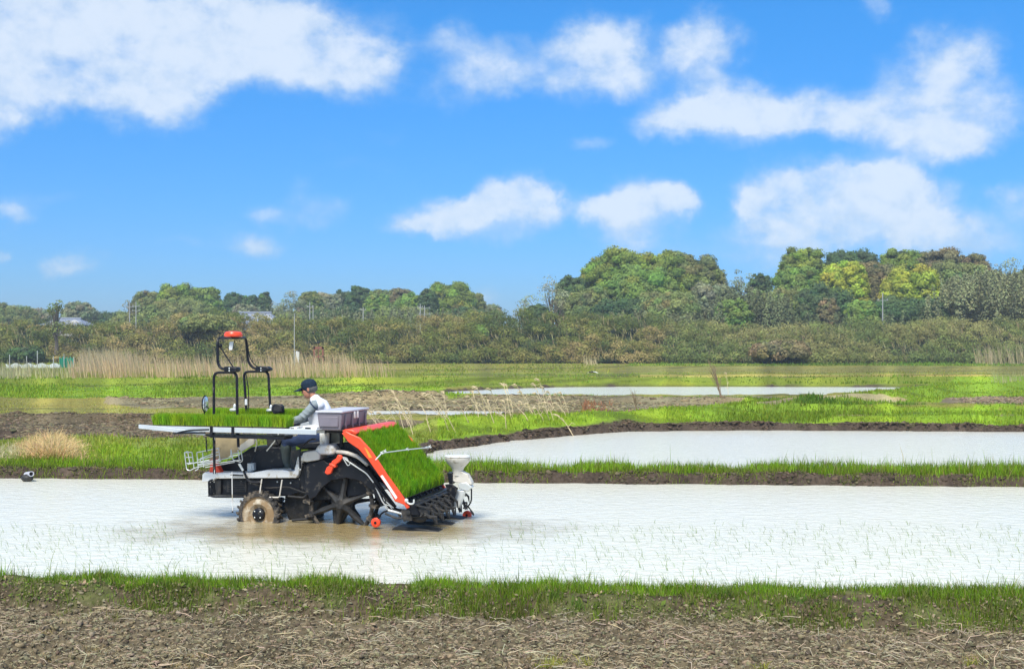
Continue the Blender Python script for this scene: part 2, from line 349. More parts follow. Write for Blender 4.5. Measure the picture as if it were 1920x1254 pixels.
# land cover, painted back to front: (polygon in bearing/row, base colour, vegetation height m, blade colour, blades per px)
BRIGHT = (.24,.335,.022); MID = (.2,.255,.025); YEL = (.42,.37,.08); OLIVE = (.23,.225,.045); TAN = (.23,.2,.115); MUD = (.14,.112,.066); STRAW = (.5,.4,.22)
X0, X1 = -1300, 3200
COVER = [
 ([(X0,660),(X1,660),(X1,700),(X0,700)], OLIVE, .35, (.22,.27,.03), .2),
 ([(X0,699),(X1,699),(X1,713),(X0,713)], (.22,.25,.04), .2, (.32,.33,.05), .14),
 ([(1180,682),(X1,682),(X1,688),(1180,686)], MID, .5, (.15,.25,.025), .3),
 ([(1180,689),(X1,689),(X1,700),(1150,700)], (.22,.215,.055), .12, (.27,.27,.07), .16),
 ([(700,702),(1300,702),(1300,706),(700,706)], (.14,.17,.03), .3, (.2,.28,.03), .2),
 ([(1200,703),(X1,702),(X1,705),(1200,706)], YEL, .15, (.42,.38,.12), .2),
 ([(1250,707),(X1,707),(X1,714),(1250,714)], (.27,.19,.1), .15, (.25,.19,.09), .1),
 ([(X0,706),(700,706),(760,712),(700,716),(X0,716)], (.3,.32,.05), .12, (.4,.38,.06), .14),
 ([(X0,715),(X1,713),(X1,726),(X0,726)], MID, .25, (.17,.26,.02), .25),
 ([(X0,726),(820,726),(900,736),(820,748),(X0,748)], (.2,.33,.02), .25, BRIGHT, .3),
 ([(160,752),(260,746),(560,742),(1420,743),(1560,750),(1420,757),(1180,776),(940,776),(640,776),(400,766),(180,762)], TAN, .07, (.3,.28,.1), .12),
 ([(X0,748),(160,752),(300,768),(640,778),(640,786),(X0,786)], (.25,.24,.06), .12, (.38,.37,.07), .12),
 ([(X0,779),(300,781),(640,784),(640,789),(X0,786)], (.42,.35,.17), .06, (.5,.42,.2), .1),
 ([(X0,787),(640,789),(820,790),(780,812),(380,824),(X0,826)], MUD, .03, (.2,.17,.12), .015),
 ([(X0,824),(380,822),(780,808),(860,803),(860,850),(X0,850)], (.2,.26,.04), .22, (.27,.32,.04), .2),
 ([(X0,846),(860,840),(860,886),(X0,886)], (.2,.3,.025), .22, BRIGHT, .3),
 ([(X0,876),(370,883),(370,892),(X0,890)], (.3,.2,.12), .06, (.38,.27,.16), .08),
 ([(820,800),(1000,780),(1190,772),(1330,757),(1560,745),(1720,726),(1800,716),(1920,706),(X1,704),(X1,812),(1180,812),(960,828),(820,850)], (.2,.32,.02), .22, BRIGHT, .3),
 ([(1500,769),(1620,759),(1720,753),(1800,749),(X1,748),(X1,768),(1700,770)], OLIVE, .08, (.25,.25,.07), .1),
 ([(1780,744),(X1,740),(X1,757),(1820,758),(1760,752)], (.2,.165,.1), .03, (.3,.25,.15), .02),
 ([(600,740),(900,744.5),(1400,746),(1500,749),(1400,751),(900,750),(600,747)], (.16,.24,.02), .28, (.17,.29,.015), .45),
 ([(1500,761),(X1,760),(X1,767),(1500,768)], (.11,.19,.02), .3, (.12,.24,.012), .5),
 ([(1095,757),(1145,757),(1150,774),(1090,774)], (.2,.12,.06), .3, (.34,.17,.08), .3),
 ([(1560,780),(X1,779),(X1,784),(1600,785)], (.24,.22,.09), .06, (.3,.26,.1), .06),
 ([(1420,768),(1560,754),(1700,748),(1705,751),(1560,760),(1420,771)], (.42,.36,.18), .04, (.46,.4,.2), .08),
]
def project(x, y, z=.2): return 960+F*x/y, HOR+F*(CH-z)/y
def cover_colour(x, y, z):
    n1 = .5*fbm(x, y, np.maximum(.4, y*.02), 4)+.5*fbm(x*.25, y*1.1, np.maximum(.3, y*.012), 4); dk = sm(.52, .66, fbm(x*.4+71, y, np.maximum(.5, y*.02), 4)); n2 = fbm(x+40, y*1.0, 3.0, 4); y_ = np.maximum(y, 3)
    u, v = project(x, y_, .2); v = v+(fbm(x, y, 2.5, 3)-.5)*np.clip(500/y_, 2, 14)
    c = np.zeros(x.shape+(3,)); c[:] = OLIVE
    for poly, colr, *_ in COVER: c[inside(np.array(poly, float), u, v)] = colr
    c *= (.02+1.95*n1)[..., None]*(1-.42*dk)[..., None]
    mixc = sm(.5, .7, n2)[..., None]*.35; c = c*(1-mixc)+c*np.array([1.5, 1.15, .9])*mixc
    # steep mud edges beside water
    D = np.full(x.shape, 1e9)
    for p in POLYS: D = np.minimum(D, sdist(p, x, y))
    mudc = np.array([.075,.055,.04])*(.5+1.0*fbm(x, y, .3, 4))[..., None]
    wet = (1-sm(.5, 1, (D-.02)/np.where(y < 26, .66, np.where(y < 45, .5, .4))))[..., None]
    c = c*(1-wet)+mudc*wet
    inl = (y > 21) & (y < 26) & (D < .9)
    # near field and near levee
    crest = np.interp(x, LEVX, LEVC); wid = np.interp(x, [-5, 5], [.34, .55])
    nf = y < crest+.45
    soil = np.array([.125,.1,.06])*(.35+1.25*fbm(x, y, .07, 4, .6))[..., None]
    soil = soil*(1-.35*sm(.55, .7, fbm(x+9, y, .5, 3)))[..., None]
    gm = sm(crest-wid-.12, crest-wid+.08, y)
    patch = sm(.44, .6, fbm(x, y, .35, 4))
    lev = np.array([.085,.064,.038])*(.25+1.5*fbm(x+3, y, .08, 4))[..., None]
    lev = lev*(1-.5*patch[..., None])+np.array([.1,.13,.03])*.5*patch[..., None]
    c[nf] = (soil*(1-gm[..., None])+lev*gm[..., None])[nf]
    return np.clip(c, 0, 1)
rows = np.concatenate([np.linspace(-4, 8.6, 14), np.arange(8.75, 12.9, .022), np.arange(12.9, 21.8, .25), np.arange(21.8, 26, .035),
                       26*np.exp(np.arange(0, math.log(330/26), .0062)), 330*np.exp(np.linspace(.05, math.log(1600/330), 16))])
tt = np.concatenate([-np.geomspace(3, .62, 10)[:-1], np.linspace(-.6, .6, 760), np.geomspace(.62, 3, 10)[1:]])
nr, nc = len(rows), len(tt)
GY = np.repeat(rows[:, None], nc, 1); GX = tt[None, :]*(GY*.78+3.2+0*GY); GX = np.where(GY > 0, GX, tt[None, :]*(3.2+np.abs(GY)))
GZ = height(GX, GY); GC = cover_colour(GX, GY, GZ)
idx = np.arange(nr*nc).reshape(nr, nc)
q = np.stack([idx[:-1, :-1], idx[:-1, 1:], idx[1:, 1:], idx[1:, :-1]], -1).reshape(-1, 4)
M_GROUND = mat('earth_and_turf', (.2,.2,.1), .93, spec=.2, attr=True, noise=.45, nscale=16, bump=1.0, bscale=24)
g = mesh_np('ground', np.stack([GX, GY, GZ], -1).reshape(-1, 3), q.ravel(), np.arange(len(q))*4, M_GROUND, colr=GC.reshape(-1, 3), smooth=True)
tag(g, kind='structure')
print('ground', nr, nc)

# ------------------------------------------------------------ water
def water_mat():
    m = bpy.data.materials.new('paddy_water'); m.use_nodes = True; nt = m.node_tree; N = nt.nodes; L = nt.links; b = N['Principled BSDF']
    tc = N.new('ShaderNodeTexCoord')
    # pale silt in suspension, browner by the machine: churned mud plus its reflection painted in
    mp = N.new('ShaderNodeMapping'); mp.inputs['Location'].default_value = (-CHURN_REFLECTION[0], -CHURN_REFLECTION[1], 0); L.new(tc.outputs['Object'], mp.inputs[0])
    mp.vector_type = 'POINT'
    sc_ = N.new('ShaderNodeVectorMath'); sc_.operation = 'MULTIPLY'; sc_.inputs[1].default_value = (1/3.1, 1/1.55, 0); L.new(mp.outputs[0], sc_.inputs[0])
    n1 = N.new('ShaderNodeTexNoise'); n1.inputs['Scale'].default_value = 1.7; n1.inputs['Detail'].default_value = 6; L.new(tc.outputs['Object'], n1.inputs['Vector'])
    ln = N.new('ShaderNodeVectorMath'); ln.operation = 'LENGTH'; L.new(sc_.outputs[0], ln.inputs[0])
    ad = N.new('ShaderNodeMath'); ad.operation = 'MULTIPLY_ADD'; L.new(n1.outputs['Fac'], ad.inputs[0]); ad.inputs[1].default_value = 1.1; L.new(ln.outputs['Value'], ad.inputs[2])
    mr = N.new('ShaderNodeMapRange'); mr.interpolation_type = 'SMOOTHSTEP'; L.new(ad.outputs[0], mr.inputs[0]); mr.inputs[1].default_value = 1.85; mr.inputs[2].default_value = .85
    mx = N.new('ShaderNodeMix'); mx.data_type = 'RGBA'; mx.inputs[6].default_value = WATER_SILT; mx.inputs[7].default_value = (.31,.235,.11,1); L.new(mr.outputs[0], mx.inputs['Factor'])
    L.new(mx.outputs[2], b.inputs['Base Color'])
    b.inputs['Roughness'].default_value = .13; b.inputs['IOR'].default_value = 1.33
    wv = N.new('ShaderNodeMapping'); wv.inputs['Scale'].default_value = (1, 1.5, 1); L.new(tc.outputs['Object'], wv.inputs[0])
    a = N.new('ShaderNodeTexNoise'); a.inputs['Scale'].default_value = 4.2; a.inputs['Detail'].default_value = 5; a.inputs['Roughness'].default_value = .62; a.inputs['Distortion'].default_value = .6; L.new(wv.outputs[0], a.inputs['Vector'])
    bp = N.new('ShaderNodeBump'); bp.inputs['Strength'].default_value = 1; bp.inputs['Distance'].default_value = .026; L.new(a.outputs['Fac'], bp.inputs['Height'])
    L.new(bp.outputs[0], b.inputs['Normal'])
    return m
CHURN_REFLECTION = W(640, 992, 0)  # centre of the churned mud and painted machine reflection
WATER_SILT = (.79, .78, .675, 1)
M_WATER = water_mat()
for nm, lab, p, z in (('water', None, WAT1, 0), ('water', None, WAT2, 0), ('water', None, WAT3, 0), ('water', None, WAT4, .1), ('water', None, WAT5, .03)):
    c0 = p.mean(0); q_ = c0+(p-c0)*(1+.35/np.maximum(1, np.linalg.norm(p-c0, axis=1))[:, None])
    if p is WAT1: q_ = p.copy(); q_[:len(FAR1), 1] += .25; q_[len(FAR1):, 1] -= .3
    me = bpy.data.meshes.new(nm); me.from_pydata([(x, y, z) for x, y in q_], [], [tuple(range(len(q_)))]); me.update()
    import bmesh as _b
    bm = _b.new(); bm.from_mesh(me); _b.ops.triangulate(bm, faces=bm.faces); _b.ops.recalc_face_normals(bm, faces=bm.faces)
    if bm.faces[0].normal.z < 0: _b.ops.reverse_faces(bm, faces=bm.faces)
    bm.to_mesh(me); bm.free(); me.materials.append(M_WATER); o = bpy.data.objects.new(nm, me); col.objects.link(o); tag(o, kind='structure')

# ------------------------------------------------------------ vegetation generators
def blades(name, x, y, z, h, w, c, lean=.35, bend=.5, wind=(0, 0), mats=None, parent=None, link=True, tilt=None):
    """grass blades: 5-vertex bent strips; arrays per blade"""
    n = len(x); x, y, z = (np.asarray(t, float) for t in (x, y, z)); h = np.broadcast_to(h, n); w = np.broadcast_to(w, n)
    a = rng.random(n)*2*np.pi; dx, dy = np.cos(a), np.sin(a)
    ln = lean*rng.random(n); la = rng.random(n)*2*np.pi
    lx = np.cos(la)*ln+wind[0]; ly = np.sin(la)*ln+wind[1]
    B = np.stack([x, y, z], 1); side = np.stack([dx, dy, 0*dx], 1)*(w/2)[:, None]
    up = np.stack([lx, ly, np.ones(n)], 1); up /= np.linalg.norm(up, axis=1)[:, None]
    if tilt is not None: up = up*1.0+np.asarray(tilt)[None]; up /= np.linalg.norm(up, axis=1)[:, None]
    mid = B+up*(h*.55)[:, None]; bd = np.stack([lx, ly, -.25*np.hypot(lx, ly)], 1)*bend
    tip = B+up*h[:, None]+bd*h[:, None]
    V = np.stack([B-side, B+side, mid+side*.8, mid-side*.8, tip], 1).reshape(-1, 3)
    b = np.arange(n)[:, None]*5; lp = np.concatenate([b+np.array([[0, 1, 2, 3]]), b+np.array([[3, 2, 4]])], 1)
    st = (np.arange(n)[:, None]*7+np.array([[0, 4]])).ravel()
    C = np.repeat(c, 5, 0)
    return mesh_np(name, V, lp.ravel(), st, mats or M_LEAF, parent, C, link=link)
def jitter(c, n, a=.25, b=.12):
    c = np.broadcast_to(np.array(c, float), (n, 3)); k = 1+a*(rng.random(n)*2-1); t = 1+b*(rng.random((n, 3))*2-1)
    return np.clip(c*k[:, None]*t, 0, 1)
def leaf_quads(cen, nrm, size, c, asp=.6):
    n = len(cen); r = rng.normal(size=(n, 3)); t = np.cross(nrm, r); t /= np.linalg.norm(t, axis=1)[:, None]+1e-9; b = np.cross(nrm, t)
    t = t*(size*.5)[:, None]; b = b*(size*.5*asp)[:, None]
    V = np.stack([cen-t, cen-b, cen+t, cen+b], 1).reshape(-1, 3)
    return V, np.arange(n*4), np.arange(n)*4, np.repeat(c, 4, 0)
# ------------------------------------------------------------ near levee and near field
def crest_at(x): return np.interp(x, LEVX, LEVC)
def rejects(x, y, m=.06):
    D = np.full(x.shape, 1e9)
    for p in POLYS: D = np.minimum(D, sdist(p, x, y))
    return D > m
n = 90000
x = rng.uniform(-8, 8, n); s = rng.random(n); cr = crest_at(x); wid = np.interp(x, [-5, 5], [.34, .55])
top = rng.random(n) < .62
y = np.where(top, cr-.1+.45*s, cr-wid-.1+(wid)*s)
pt = fbm(x, y, .42, 4); pt2 = fbm(x+30, y, 1.6, 3)
keep = np.where(top, rng.random(n) < sm(.3, .5, pt)*.92+.05, rng.random(n) < sm(.42, .6, pt)*.75+.07); x, y, top, pt2 = x[keep], y[keep], top[keep], pt2[keep]
n = len(x); h = np.where(top, rng.gamma(4, .0145, n)+.015, rng.gamma(5, .012, n)+.02)*(.7+.8*pt2); h[rng.random(n) < .02] *= 2.0
c = jitter((.17,.3,.013), n, .6, .15)*(.55+.9*fbm(x, y, .3, 3))[:, None]; yl = rng.random(n) < .16; c[yl] = jitter((.32,.3,.1), yl.sum(), .3); lo = ~top; c[lo] *= np.array([.8, .7, .9])
tag(blades('grass', x, y, height(x, y)-.01, h, .0062, c, .5, .45), kind='stuff')
# broad leaved weeds and dead leaves on the levee face
n = 15000; x = rng.uniform(-8, 8, n); cr = crest_at(x); wid = np.interp(x, [-5, 5], [.34, .55]); y = cr-wid+(wid+.1)*rng.random(n)
k = rng.random(n) < .25+.9*sm(.45, .6, fbm(x+7, y, .5, 3)); x, y = x[k], y[k]; n = len(x)
cen = np.stack([x, y, height(x, y)+.008+.03*rng.random(n)], 1); nr_ = rng.normal(size=(n, 3))*.6+np.array([0, -.5, .8])
dead = rng.random(n) < .42; c = jitter((.14,.2,.03), n, .5); c[dead] = jitter((.36,.28,.17), dead.sum(), .35)
V, lp, st, C = leaf_quads(cen, nr_/np.linalg.norm(nr_, axis=1)[:, None], rng.gamma(4, .0065, n), c, .5)
tag(mesh_np('weeds', V, lp, st, M_LEAF, colr=C), kind='stuff')
# clods
t_ = (1+5**.5)/2
ICO = np.array([(-1,t_,0),(1,t_,0),(-1,-t_,0),(1,-t_,0),(0,-1,t_),(0,1,t_),(0,-1,-t_),(0,1,-t_),(t_,0,-1),(t_,0,1),(-t_,0,-1),(-t_,0,1)])/1.9
ICF = np.array([(0,11,5),(0,5,1),(0,1,7),(0,7,10),(0,10,11),(1,5,9),(5,11,4),(11,10,2),(10,7,6),(7,1,8),(3,9,4),(3,4,2),(3,2,6),(3,6,8),(3,8,9),(4,9,5),(2,4,11),(6,2,10),(8,6,7),(9,8,1)])
n = 42000; x = rng.uniform(-6.5, 6.5, n); y = rng.uniform(8.3, 12.2, n); k = y < crest_at(x)-np.interp(x, [-5, 5], [.34, .55])+.02+.5*(rng.random(len(x)) < .4)*rng.random(len(x)); x, y = x[k], y[k]; n = len(x)
r = np.minimum(rng.gamma(2.6, .0046, n)+.003, .03); sq = rng.uniform(.35, 1, (n, 1, 3)); V = ICO[None]*rng.uniform(.35, 1.5, (n, 12, 1))*sq*r[:, None, None]
an = rng.random(n)*6.28; ca, sa = np.cos(an)[:, None], np.sin(an)[:, None]; V = np.stack([V[..., 0]*ca*1.5-V[..., 1]*sa, V[..., 0]*sa*1.5+V[..., 1]*ca, V[..., 2]], -1)
V += np.stack([x, y, height(x, y)+r*.25], 1)[:, None]
C = np.repeat(jitter((.205,.168,.105), n, .6, .1), 12, 0)
fl = (np.arange(n)[:, None, None]*12+ICF[None]).reshape(-1, 3)
M_CLOD = mat('soil_clods', (.2,.15,.11), .95, spec=.15, attr=True, noise=.3, nscale=60, bump=.5, bscale=120)
tag(mesh_np('soil_clods', V.reshape(-1, 3), fl.ravel(), np.arange(len(fl))*3, M_CLOD, colr=C), kind='stuff')
# straw litter: bent flat stalks lying every way
def straw(name, n, xr, yr, lmin, lmax, w, colr, up=.25, dens=None):
    x = rng.uniform(*xr, n); y = rng.uniform(*yr, n)
    k = (y < crest_at(x)-np.interp(x, [-5, 5], [.34, .55])+.06)
    if dens is not None: k &= rng.random(n) < dens(x, y)
    x, y = x[k], y[k]; n = len(x); a = rng.random(n)*6.28; l = rng.uniform(lmin, lmax, n); tilt = rng.normal(0, up, n)
    tilt = np.where(rng.random(n) < .08, np.abs(tilt)+.8, tilt)
    d = np.stack([np.cos(a)*np.cos(tilt), np.sin(a)*np.cos(tilt), np.abs(np.sin(tilt))], 1)
    b2 = rng.normal(0, .45, n); d2 = np.stack([np.cos(a+b2), np.sin(a+b2), rng.normal(0, .2, n)], 1)
    p0 = np.stack([x, y, height(x, y)+.012+.02*rng.random(n)], 1); p1 = p0+d*(l*.5)[:, None]; p2 = p1+d2*(l*.5)[:, None]
    s = np.stack([-np.sin(a), np.cos(a), 0*a], 1)*w/2; u = np.array([[0, 0, w*.7]])
    V = np.stack([p0-s, p0+s, p0+u, p1-s, p1+s, p1+u, p2-s*.5, p2+s*.5, p2+u*.6], 1).reshape(-1, 3); b = np.arange(n)[:, None]*9
    f = np.array([[0,1,4,3],[1,2,5,4],[2,0,3,5],[3,4,7,6],[4,5,8,7],[5,3,6,8]]); fl = (b[:, :, None]+f[None]).reshape(-1, 4)
    tag(mesh_np(name, V, fl.ravel(), np.arange(len(fl))*4, M_LEAF, colr=np.repeat(jitter(colr, n, .35, .1), 9, 0)), kind='stuff')
straw('straw_litter', 30000, (-6.5, 6.5), (8.4, 11.6), .015, .07, .005, (.6,.51,.34), dens=lambda x, y: .25+.75*sm(.4, .62, fbm(x, y, .45, 3)))
straw('straw_litter', 1800, (-6.5, 6.5), (8.6, 11.5), .06, .24, .0075, (.68,.57,.4), up=.3, dens=lambda x, y: .15+sm(.5, .66, fbm(x+4, y, .4, 2)))
# sparse dry tufts and weeds in the near field
def tuft_field(pts, c, hh, nb, rad, name):
    xs = []; ys = []
    for (u, v) in pts:
        X, Y = W(u, v, .06); xs.append(X+rng.normal(0, rad, nb)); ys.append(Y+rng.normal(0, rad*.6, nb))
    x = np.concatenate(xs); y = np.concatenate(ys); n = len(x)
    tag(blades(name, x, y, height(x, y)-.005, rng.gamma(5, hh/5, n), .006, jitter(c, n, .3), 1.0, .5), kind='stuff')
tuft_field([(1030,1250),(1045,1245),(1020,1256),(1820,1245),(1430,1252),(1100,1245)], (.4,.4,.07), .07, 60, .035, 'weeds')
tuft_field([(100,1235),(80,1190),(180,1225),(340,1245),(370,1230),(1000,1235),(470,1250),(1830,1230),(560,1235)], (.4,.31,.14), .04, 110, .07, 'dry_grass')
tuft_field([(60+rng.uniform(0,1860), 1150+rng.uniform(-6,22)) for _ in range(46)], (.25,.27,.07), .07, 24, .035, 'weeds')
tuft_field([(300,1135),(790,1145),(1040,1155),(1085,1160),(1730,1150),(1500,1160),(60,1120),(540,1090),(1420,1150),(1360,1155)], (.13,.24,.03), .1, 50, .04, 'grass')
# ------------------------------------------------------------ levee behind the first paddy
n = 64000; u = rng.uniform(-250, 2180, n); y1 = np.interp((u-960)*23/F, FAR1[:, 0], FAR1[:, 1]); x = (u-960)*23.4/F
y = y1+rng.uniform(.12, 1.35, n)
k = (u > 790) | (rng.random(n) < .25); x, y = x[k], y[k]; k = rejects(x, y, .16); x, y = x[k], y[k]; n = len(x)
pt = fbm(x, y, .9, 3); k = rng.random(n) < sm(.22, .45, pt)+.12; x, y, pt = x[k], y[k], pt[k]; n = len(x)
h = rng.gamma(6, .022, n)*(.6+.8*pt)+.03; h[rng.random(n) < .01] *= 1.8
c = jitter((.2,.34,.013), n, .55, .14)*(.6+.8*fbm(x, y, .6, 3))[:, None]; yl = rng.random(n) < .1; c[yl] = jitter((.33,.27,.1), yl.sum())
tag(blades('grass', x, y, height(x, y)-.01, h, .011, c, .35, .35), kind='stuff')
n = 5000; u = rng.uniform(-50, 1990, n); x = (u-960)*23/F; y = np.interp(x, FAR1[:, 0], FAR1[:, 1])+rng.uniform(.0, .3, n); k = rng.random(n) < sm(.5, .7, fbm(x, y, .5, 3)); x, y = x[k], y[k]; n = len(x)
tag(blades('weeds', x, y, height(x, y), rng.gamma(5, .016, n), .012, jitter((.14,.17,.04), n, .4), .8, .5), kind='stuff')
# crumbled mud along the water's edges
def edge_clods(line, y_lo, y_hi, n, ur, rmu, c):
    u = rng.uniform(*ur, n); t = rng.random(n)*(len(line)-1); i = t.astype(int); f = (t-i)[:, None]; p = line[i]*(1-f)+line[np.minimum(i+1, len(line)-1)]*f
    x = p[:, 0]+rng.normal(0, .05, n); y = p[:, 1]+rng.uniform(y_lo, y_hi, n); uu = 960+F*x/y; k = (uu > ur[0]) & (uu < ur[1]); x, y = x[k], y[k]; n = len(x)
    k = rng.random(n) < .25+sm(.4, .6, fbm(x, y, .5, 3)); x, y = x[k], y[k]; n = len(x); z = height(x, y); k = z > -.06; x, y, z = x[k], y[k], z[k]; n = len(x)
    r = rng.gamma(3, rmu/3, n)+.01; V = ICO[None]*rng.uniform(.4, 1.5, (n, 12, 1))*rng.uniform(.5, 1, (n, 1, 3))*r[:, None, None]*np.array([1.5, 1, .9]); V = V+np.stack([x, y, z+r*.1], 1)[:, None]
    fl = (np.arange(n)[:, None, None]*12+ICF[None]).reshape(-1, 3)
    tag(mesh_np('mud_clods', V.reshape(-1, 3), fl.ravel(), np.arange(len(fl))*3, M_CLOD, colr=np.repeat(jitter(c, n, .6, .1), 12, 0)), kind='stuff')
def dense_line(P_, m=400):
    d = np.concatenate([[0], np.cumsum(np.hypot(*np.diff(P_, axis=0).T))]); t = np.linspace(0, d[-1], m); return np.stack([np.interp(t, d, P_[:, 0]), np.interp(t, d, P_[:, 1])], 1)
edge_clods(dense_line(FAR1), -.02, .22, 9000, (-60, 1980), .018, (.1,.078,.052))
edge_clods(dense_line(WAT2[1:11]), .0, .45, 6000, (780, 1980), .02, (.1,.075,.05))
n = 20000; u = rng.uniform(-60, 1980, n); x = (u-960)*23.2/F; y = np.interp(x, FAR1[:, 0], FAR1[:, 1])+rng.uniform(.05, .4, n); k = rng.random(n) < sm(.38, .6, fbm(x+13, y, .5, 3)); x, y = x[k], y[k]; n = len(x)
tag(blades('grass', x, y, height(x, y)-.01, rng.gamma(4, .02, n)+.01, .011, jitter((.2,.27,.03), n, .5), .7, .5), kind='stuff')
# ------------------------------------------------------------ vegetation over the fields beyond
SX, SY, SH, SW, SC = [], [], [], [], []
for i, (poly, _, hgt, bc, dens) in enumerate(COVER):
    P_ = np.array(poly, float); u0, v0 = max(P_[:, 0].min(), -300), P_[:, 1].min(); u1, v1 = min(P_[:, 0].max(), 2220), P_[:, 1].max()
    n = int((u1-u0)*(v1-v0)*dens*2.0)
    u = rng.uniform(u0, u1, n); v = rng.uniform(v0, v1, n); k = inside(P_, u, v)
    for later in COVER[i+1:]: k &= ~inside(np.array(later[0], float), u, v)
    u, v = u[k], v[k]; y = F*(CH-.2)/(v-HOR); x = (u-960)*y/F
    y = y+(fbm(x, y, 2.5, 3)-.5)*.06*y
    k = rejects(x, y, .3 if v0 > 760 else .6) & (rng.random(len(x)) < .2+sm(.25, .5, fbm(x, y, np.maximum(.8, y*.03), 3))); x, y = x[k], y[k]; n = len(x)
    pt = fbm(x+5, y, np.maximum(1, y*.04), 3)
    SX.append(x); SY.append(y); SH.append(hgt*(.2+1.1*pt)*rng.uniform(.5, 1.2, n)); SW.append(np.maximum(.011, y*.85/1173)*rng.uniform(.7, 1.4, n)); SC.append(jitter(bc, n, .33, .14)*(.55+.9*fbm(x*.35, y*1.2, np.maximum(.5, y*.02), 3))[:, None])
x, y, h, w, c = map(np.concatenate, (SX, SY, SH, SW, SC)); print('field blades', len(x))
tag(blades('field_grass', x, y, height(x, y)-.02, h, w, c, .6, .35), kind='stuff')
# broken soil in the bare strips
def strip_clods(poly, n, rmu, c, fall=1.0):
    P_ = np.array(poly, float); u = rng.uniform(max(P_[:, 0].min(), -60), min(P_[:, 0].max(), 1980), n); v = rng.uniform(P_[:, 1].min(), P_[:, 1].max(), n); k = inside(P_, u, v); u, v = u[k], v[k]
    y = F*(CH-.2)/(v-HOR); x = (u-960)*y/F; k = rejects(x, y, .15) & (rng.random(len(x)) < .15+sm(.38, .6, fbm(x*.5, y, 1.3, 3))); x, y = x[k], y[k]; n = len(x)
    r = rng.gamma(2.5, rmu/2.5, n)+.01; V = ICO[None]*rng.uniform(.4, 1.5, (n, 12, 1))*rng.uniform(.5, 1, (n, 1, 3))*r[:, None, None]*np.array([1.9, 1, .8])+np.stack([x, y, height(x, y)], 1)[:, None]
    fl = (np.arange(n)[:, None, None]*12+ICF[None]).reshape(-1, 3)
    tag(mesh_np('soil_clods', V.reshape(-1, 3), fl.ravel(), np.arange(len(fl))*3, M_CLOD, colr=np.repeat(jitter(c, n, .6, .12), 12, 0)), kind='stuff')
strip_clods([(-60,789),(640,791),(780,800),(700,812),(380,822),(-60,824)], 42000, .021, (.15,.12,.075))
strip_clods([(160,753),(560,746),(1420,748),(1180,774),(940,775),(640,774),(400,765)], 42000, .027, (.21,.175,.1))
strip_clods([(1770,745),(1990,742),(1990,757),(1820,758)], 7000, .028, (.22,.17,.11))
# straw heap at the left
n = 3800; u = 95+rng.normal(0, 42, n); v = rng.uniform(838, 868, n); y = F*(CH-.2)/(v-HOR); x = (u-960)*y/F
hh = .5*np.exp(-((u-95)/55)**2)*rng.uniform(.4, 1.1, n)+.08
tag(blades('dead_reeds', x, y, height(x, y), hh, .02, jitter((.75,.56,.27), n, .35), 1.1, 1.1), kind='stuff')
n = 900; u = rng.uniform(-20, 70, n); v = rng.uniform(845, 868, n); y = F*(CH-.2)/(v-HOR); x = (u-960)*y/F
tag(blades('dead_reeds', x, y, height(x, y), rng.uniform(.1, .3, n), .014, jitter((.6,.55,.33), n, .3), 1.3, 1.), kind='stuff')
# ------------------------------------------------------------ rice seedlings in the first paddy
def seedling_mesh(name, k):
    n = rng.integers(2, 5); z = np.full(n, -.02)
    return blades(name, rng.normal(0, .012, n), rng.normal(0, .012, n), z, rng.uniform(.1, .2, n), .0045, jitter((.17,.26,.045), n, .3), .8, 1.3, wind=(-.45, 0), link=False)
SEED = [seedling_mesh('rice_seedling', k) for k in range(12)]
pts = []
r0 = math.radians(-2.2)
for j in range(26):
    yb = 12.35+j*.235
    for i in range(-85, 86):
        x = i*.155+rng.normal(0, .03); y = yb+math.tan(r0)*x+rng.normal(0, .03)
        u, v = 960+F*x/y, HOR+F*CH/y
        lim = 985+rng.normal(0, 3)
        if v < lim or abs(u-960) > 1040 or not (y > crest_at(x)+.5): continue
        if 330 < u < 950 and v < 1012: continue
        if rng.random() < .12: continue
        pts.append((x, y))
pts.sort(key=lambda p: p[1]); print('seedlings', len(pts))
for i, (x, y) in enumerate(pts[:300]):
    o = bpy.data.objects.new('rice_seedling', SEED[i % 12]); col.objects.link(o); o.location = (x, y, 0); o.rotation_euler = (0, 0, rng.random()*1.4-.7)
    tag(o, 'thin green rice seedling standing in the flooded paddy nearest the front levee', 'seedling', 'rice seedlings planted in the flooded paddy')
X = np.array(pts[300:]); rep = rng.integers(1, 4, len(X)); X = np.repeat(X, rep, 0); n = len(X)
tag(blades('rice_seedlings', X[:, 0]+rng.normal(0, .014, n), X[:, 1]+rng.normal(0, .014, n), np.full(n, -.02), rng.uniform(.1, .2, n), .0045, jitter((.17,.26,.045), n, .3), .8, 1.3, wind=(-.45, 0)),
    'rows of thin young rice seedlings beyond the nearest ones in the flooded paddy', 'seedlings', kind='stuff')
# ------------------------------------------------------------ dry reeds on the levee behind the machine
def reed_mesh(h, lean, k):
    mb = MB(); w_ = .04*math.sin(k*2.3); p = [(0, 0, -.05), (lean*.3+w_, 0, h*.35), (lean*.66-w_*.5, .02, h*.7), (lean, .03, h*.95), (lean*1.12, .03, h)]
    mb.tube(p, [.011, .01, .008, .006, .004], 5)
    for j in range(3):
        t = .35+.2*j; q_ = Vector((lean*t*.9, 0, h*t)); s_ = 1 if j % 2 else -1
        mb.tube([q_, q_+Vector((s_*.1, .02, .12)), q_+Vector((s_*.24, .03, .08))], [.007, .008, .002], 4)
    for j in range(9):
        q_ = Vector((lean*(.95+.02*j), .03, h*(.93+.008*j))); a = j*1.3+k
        mb.tube([q_, q_+Vector((-.06+.03*math.cos(a), .05*math.sin(a), .05)), q_+Vector((-.13+.04*math.cos(a), .07*math.sin(a), .03))], [.006, .012, .003], 4)
    return mb
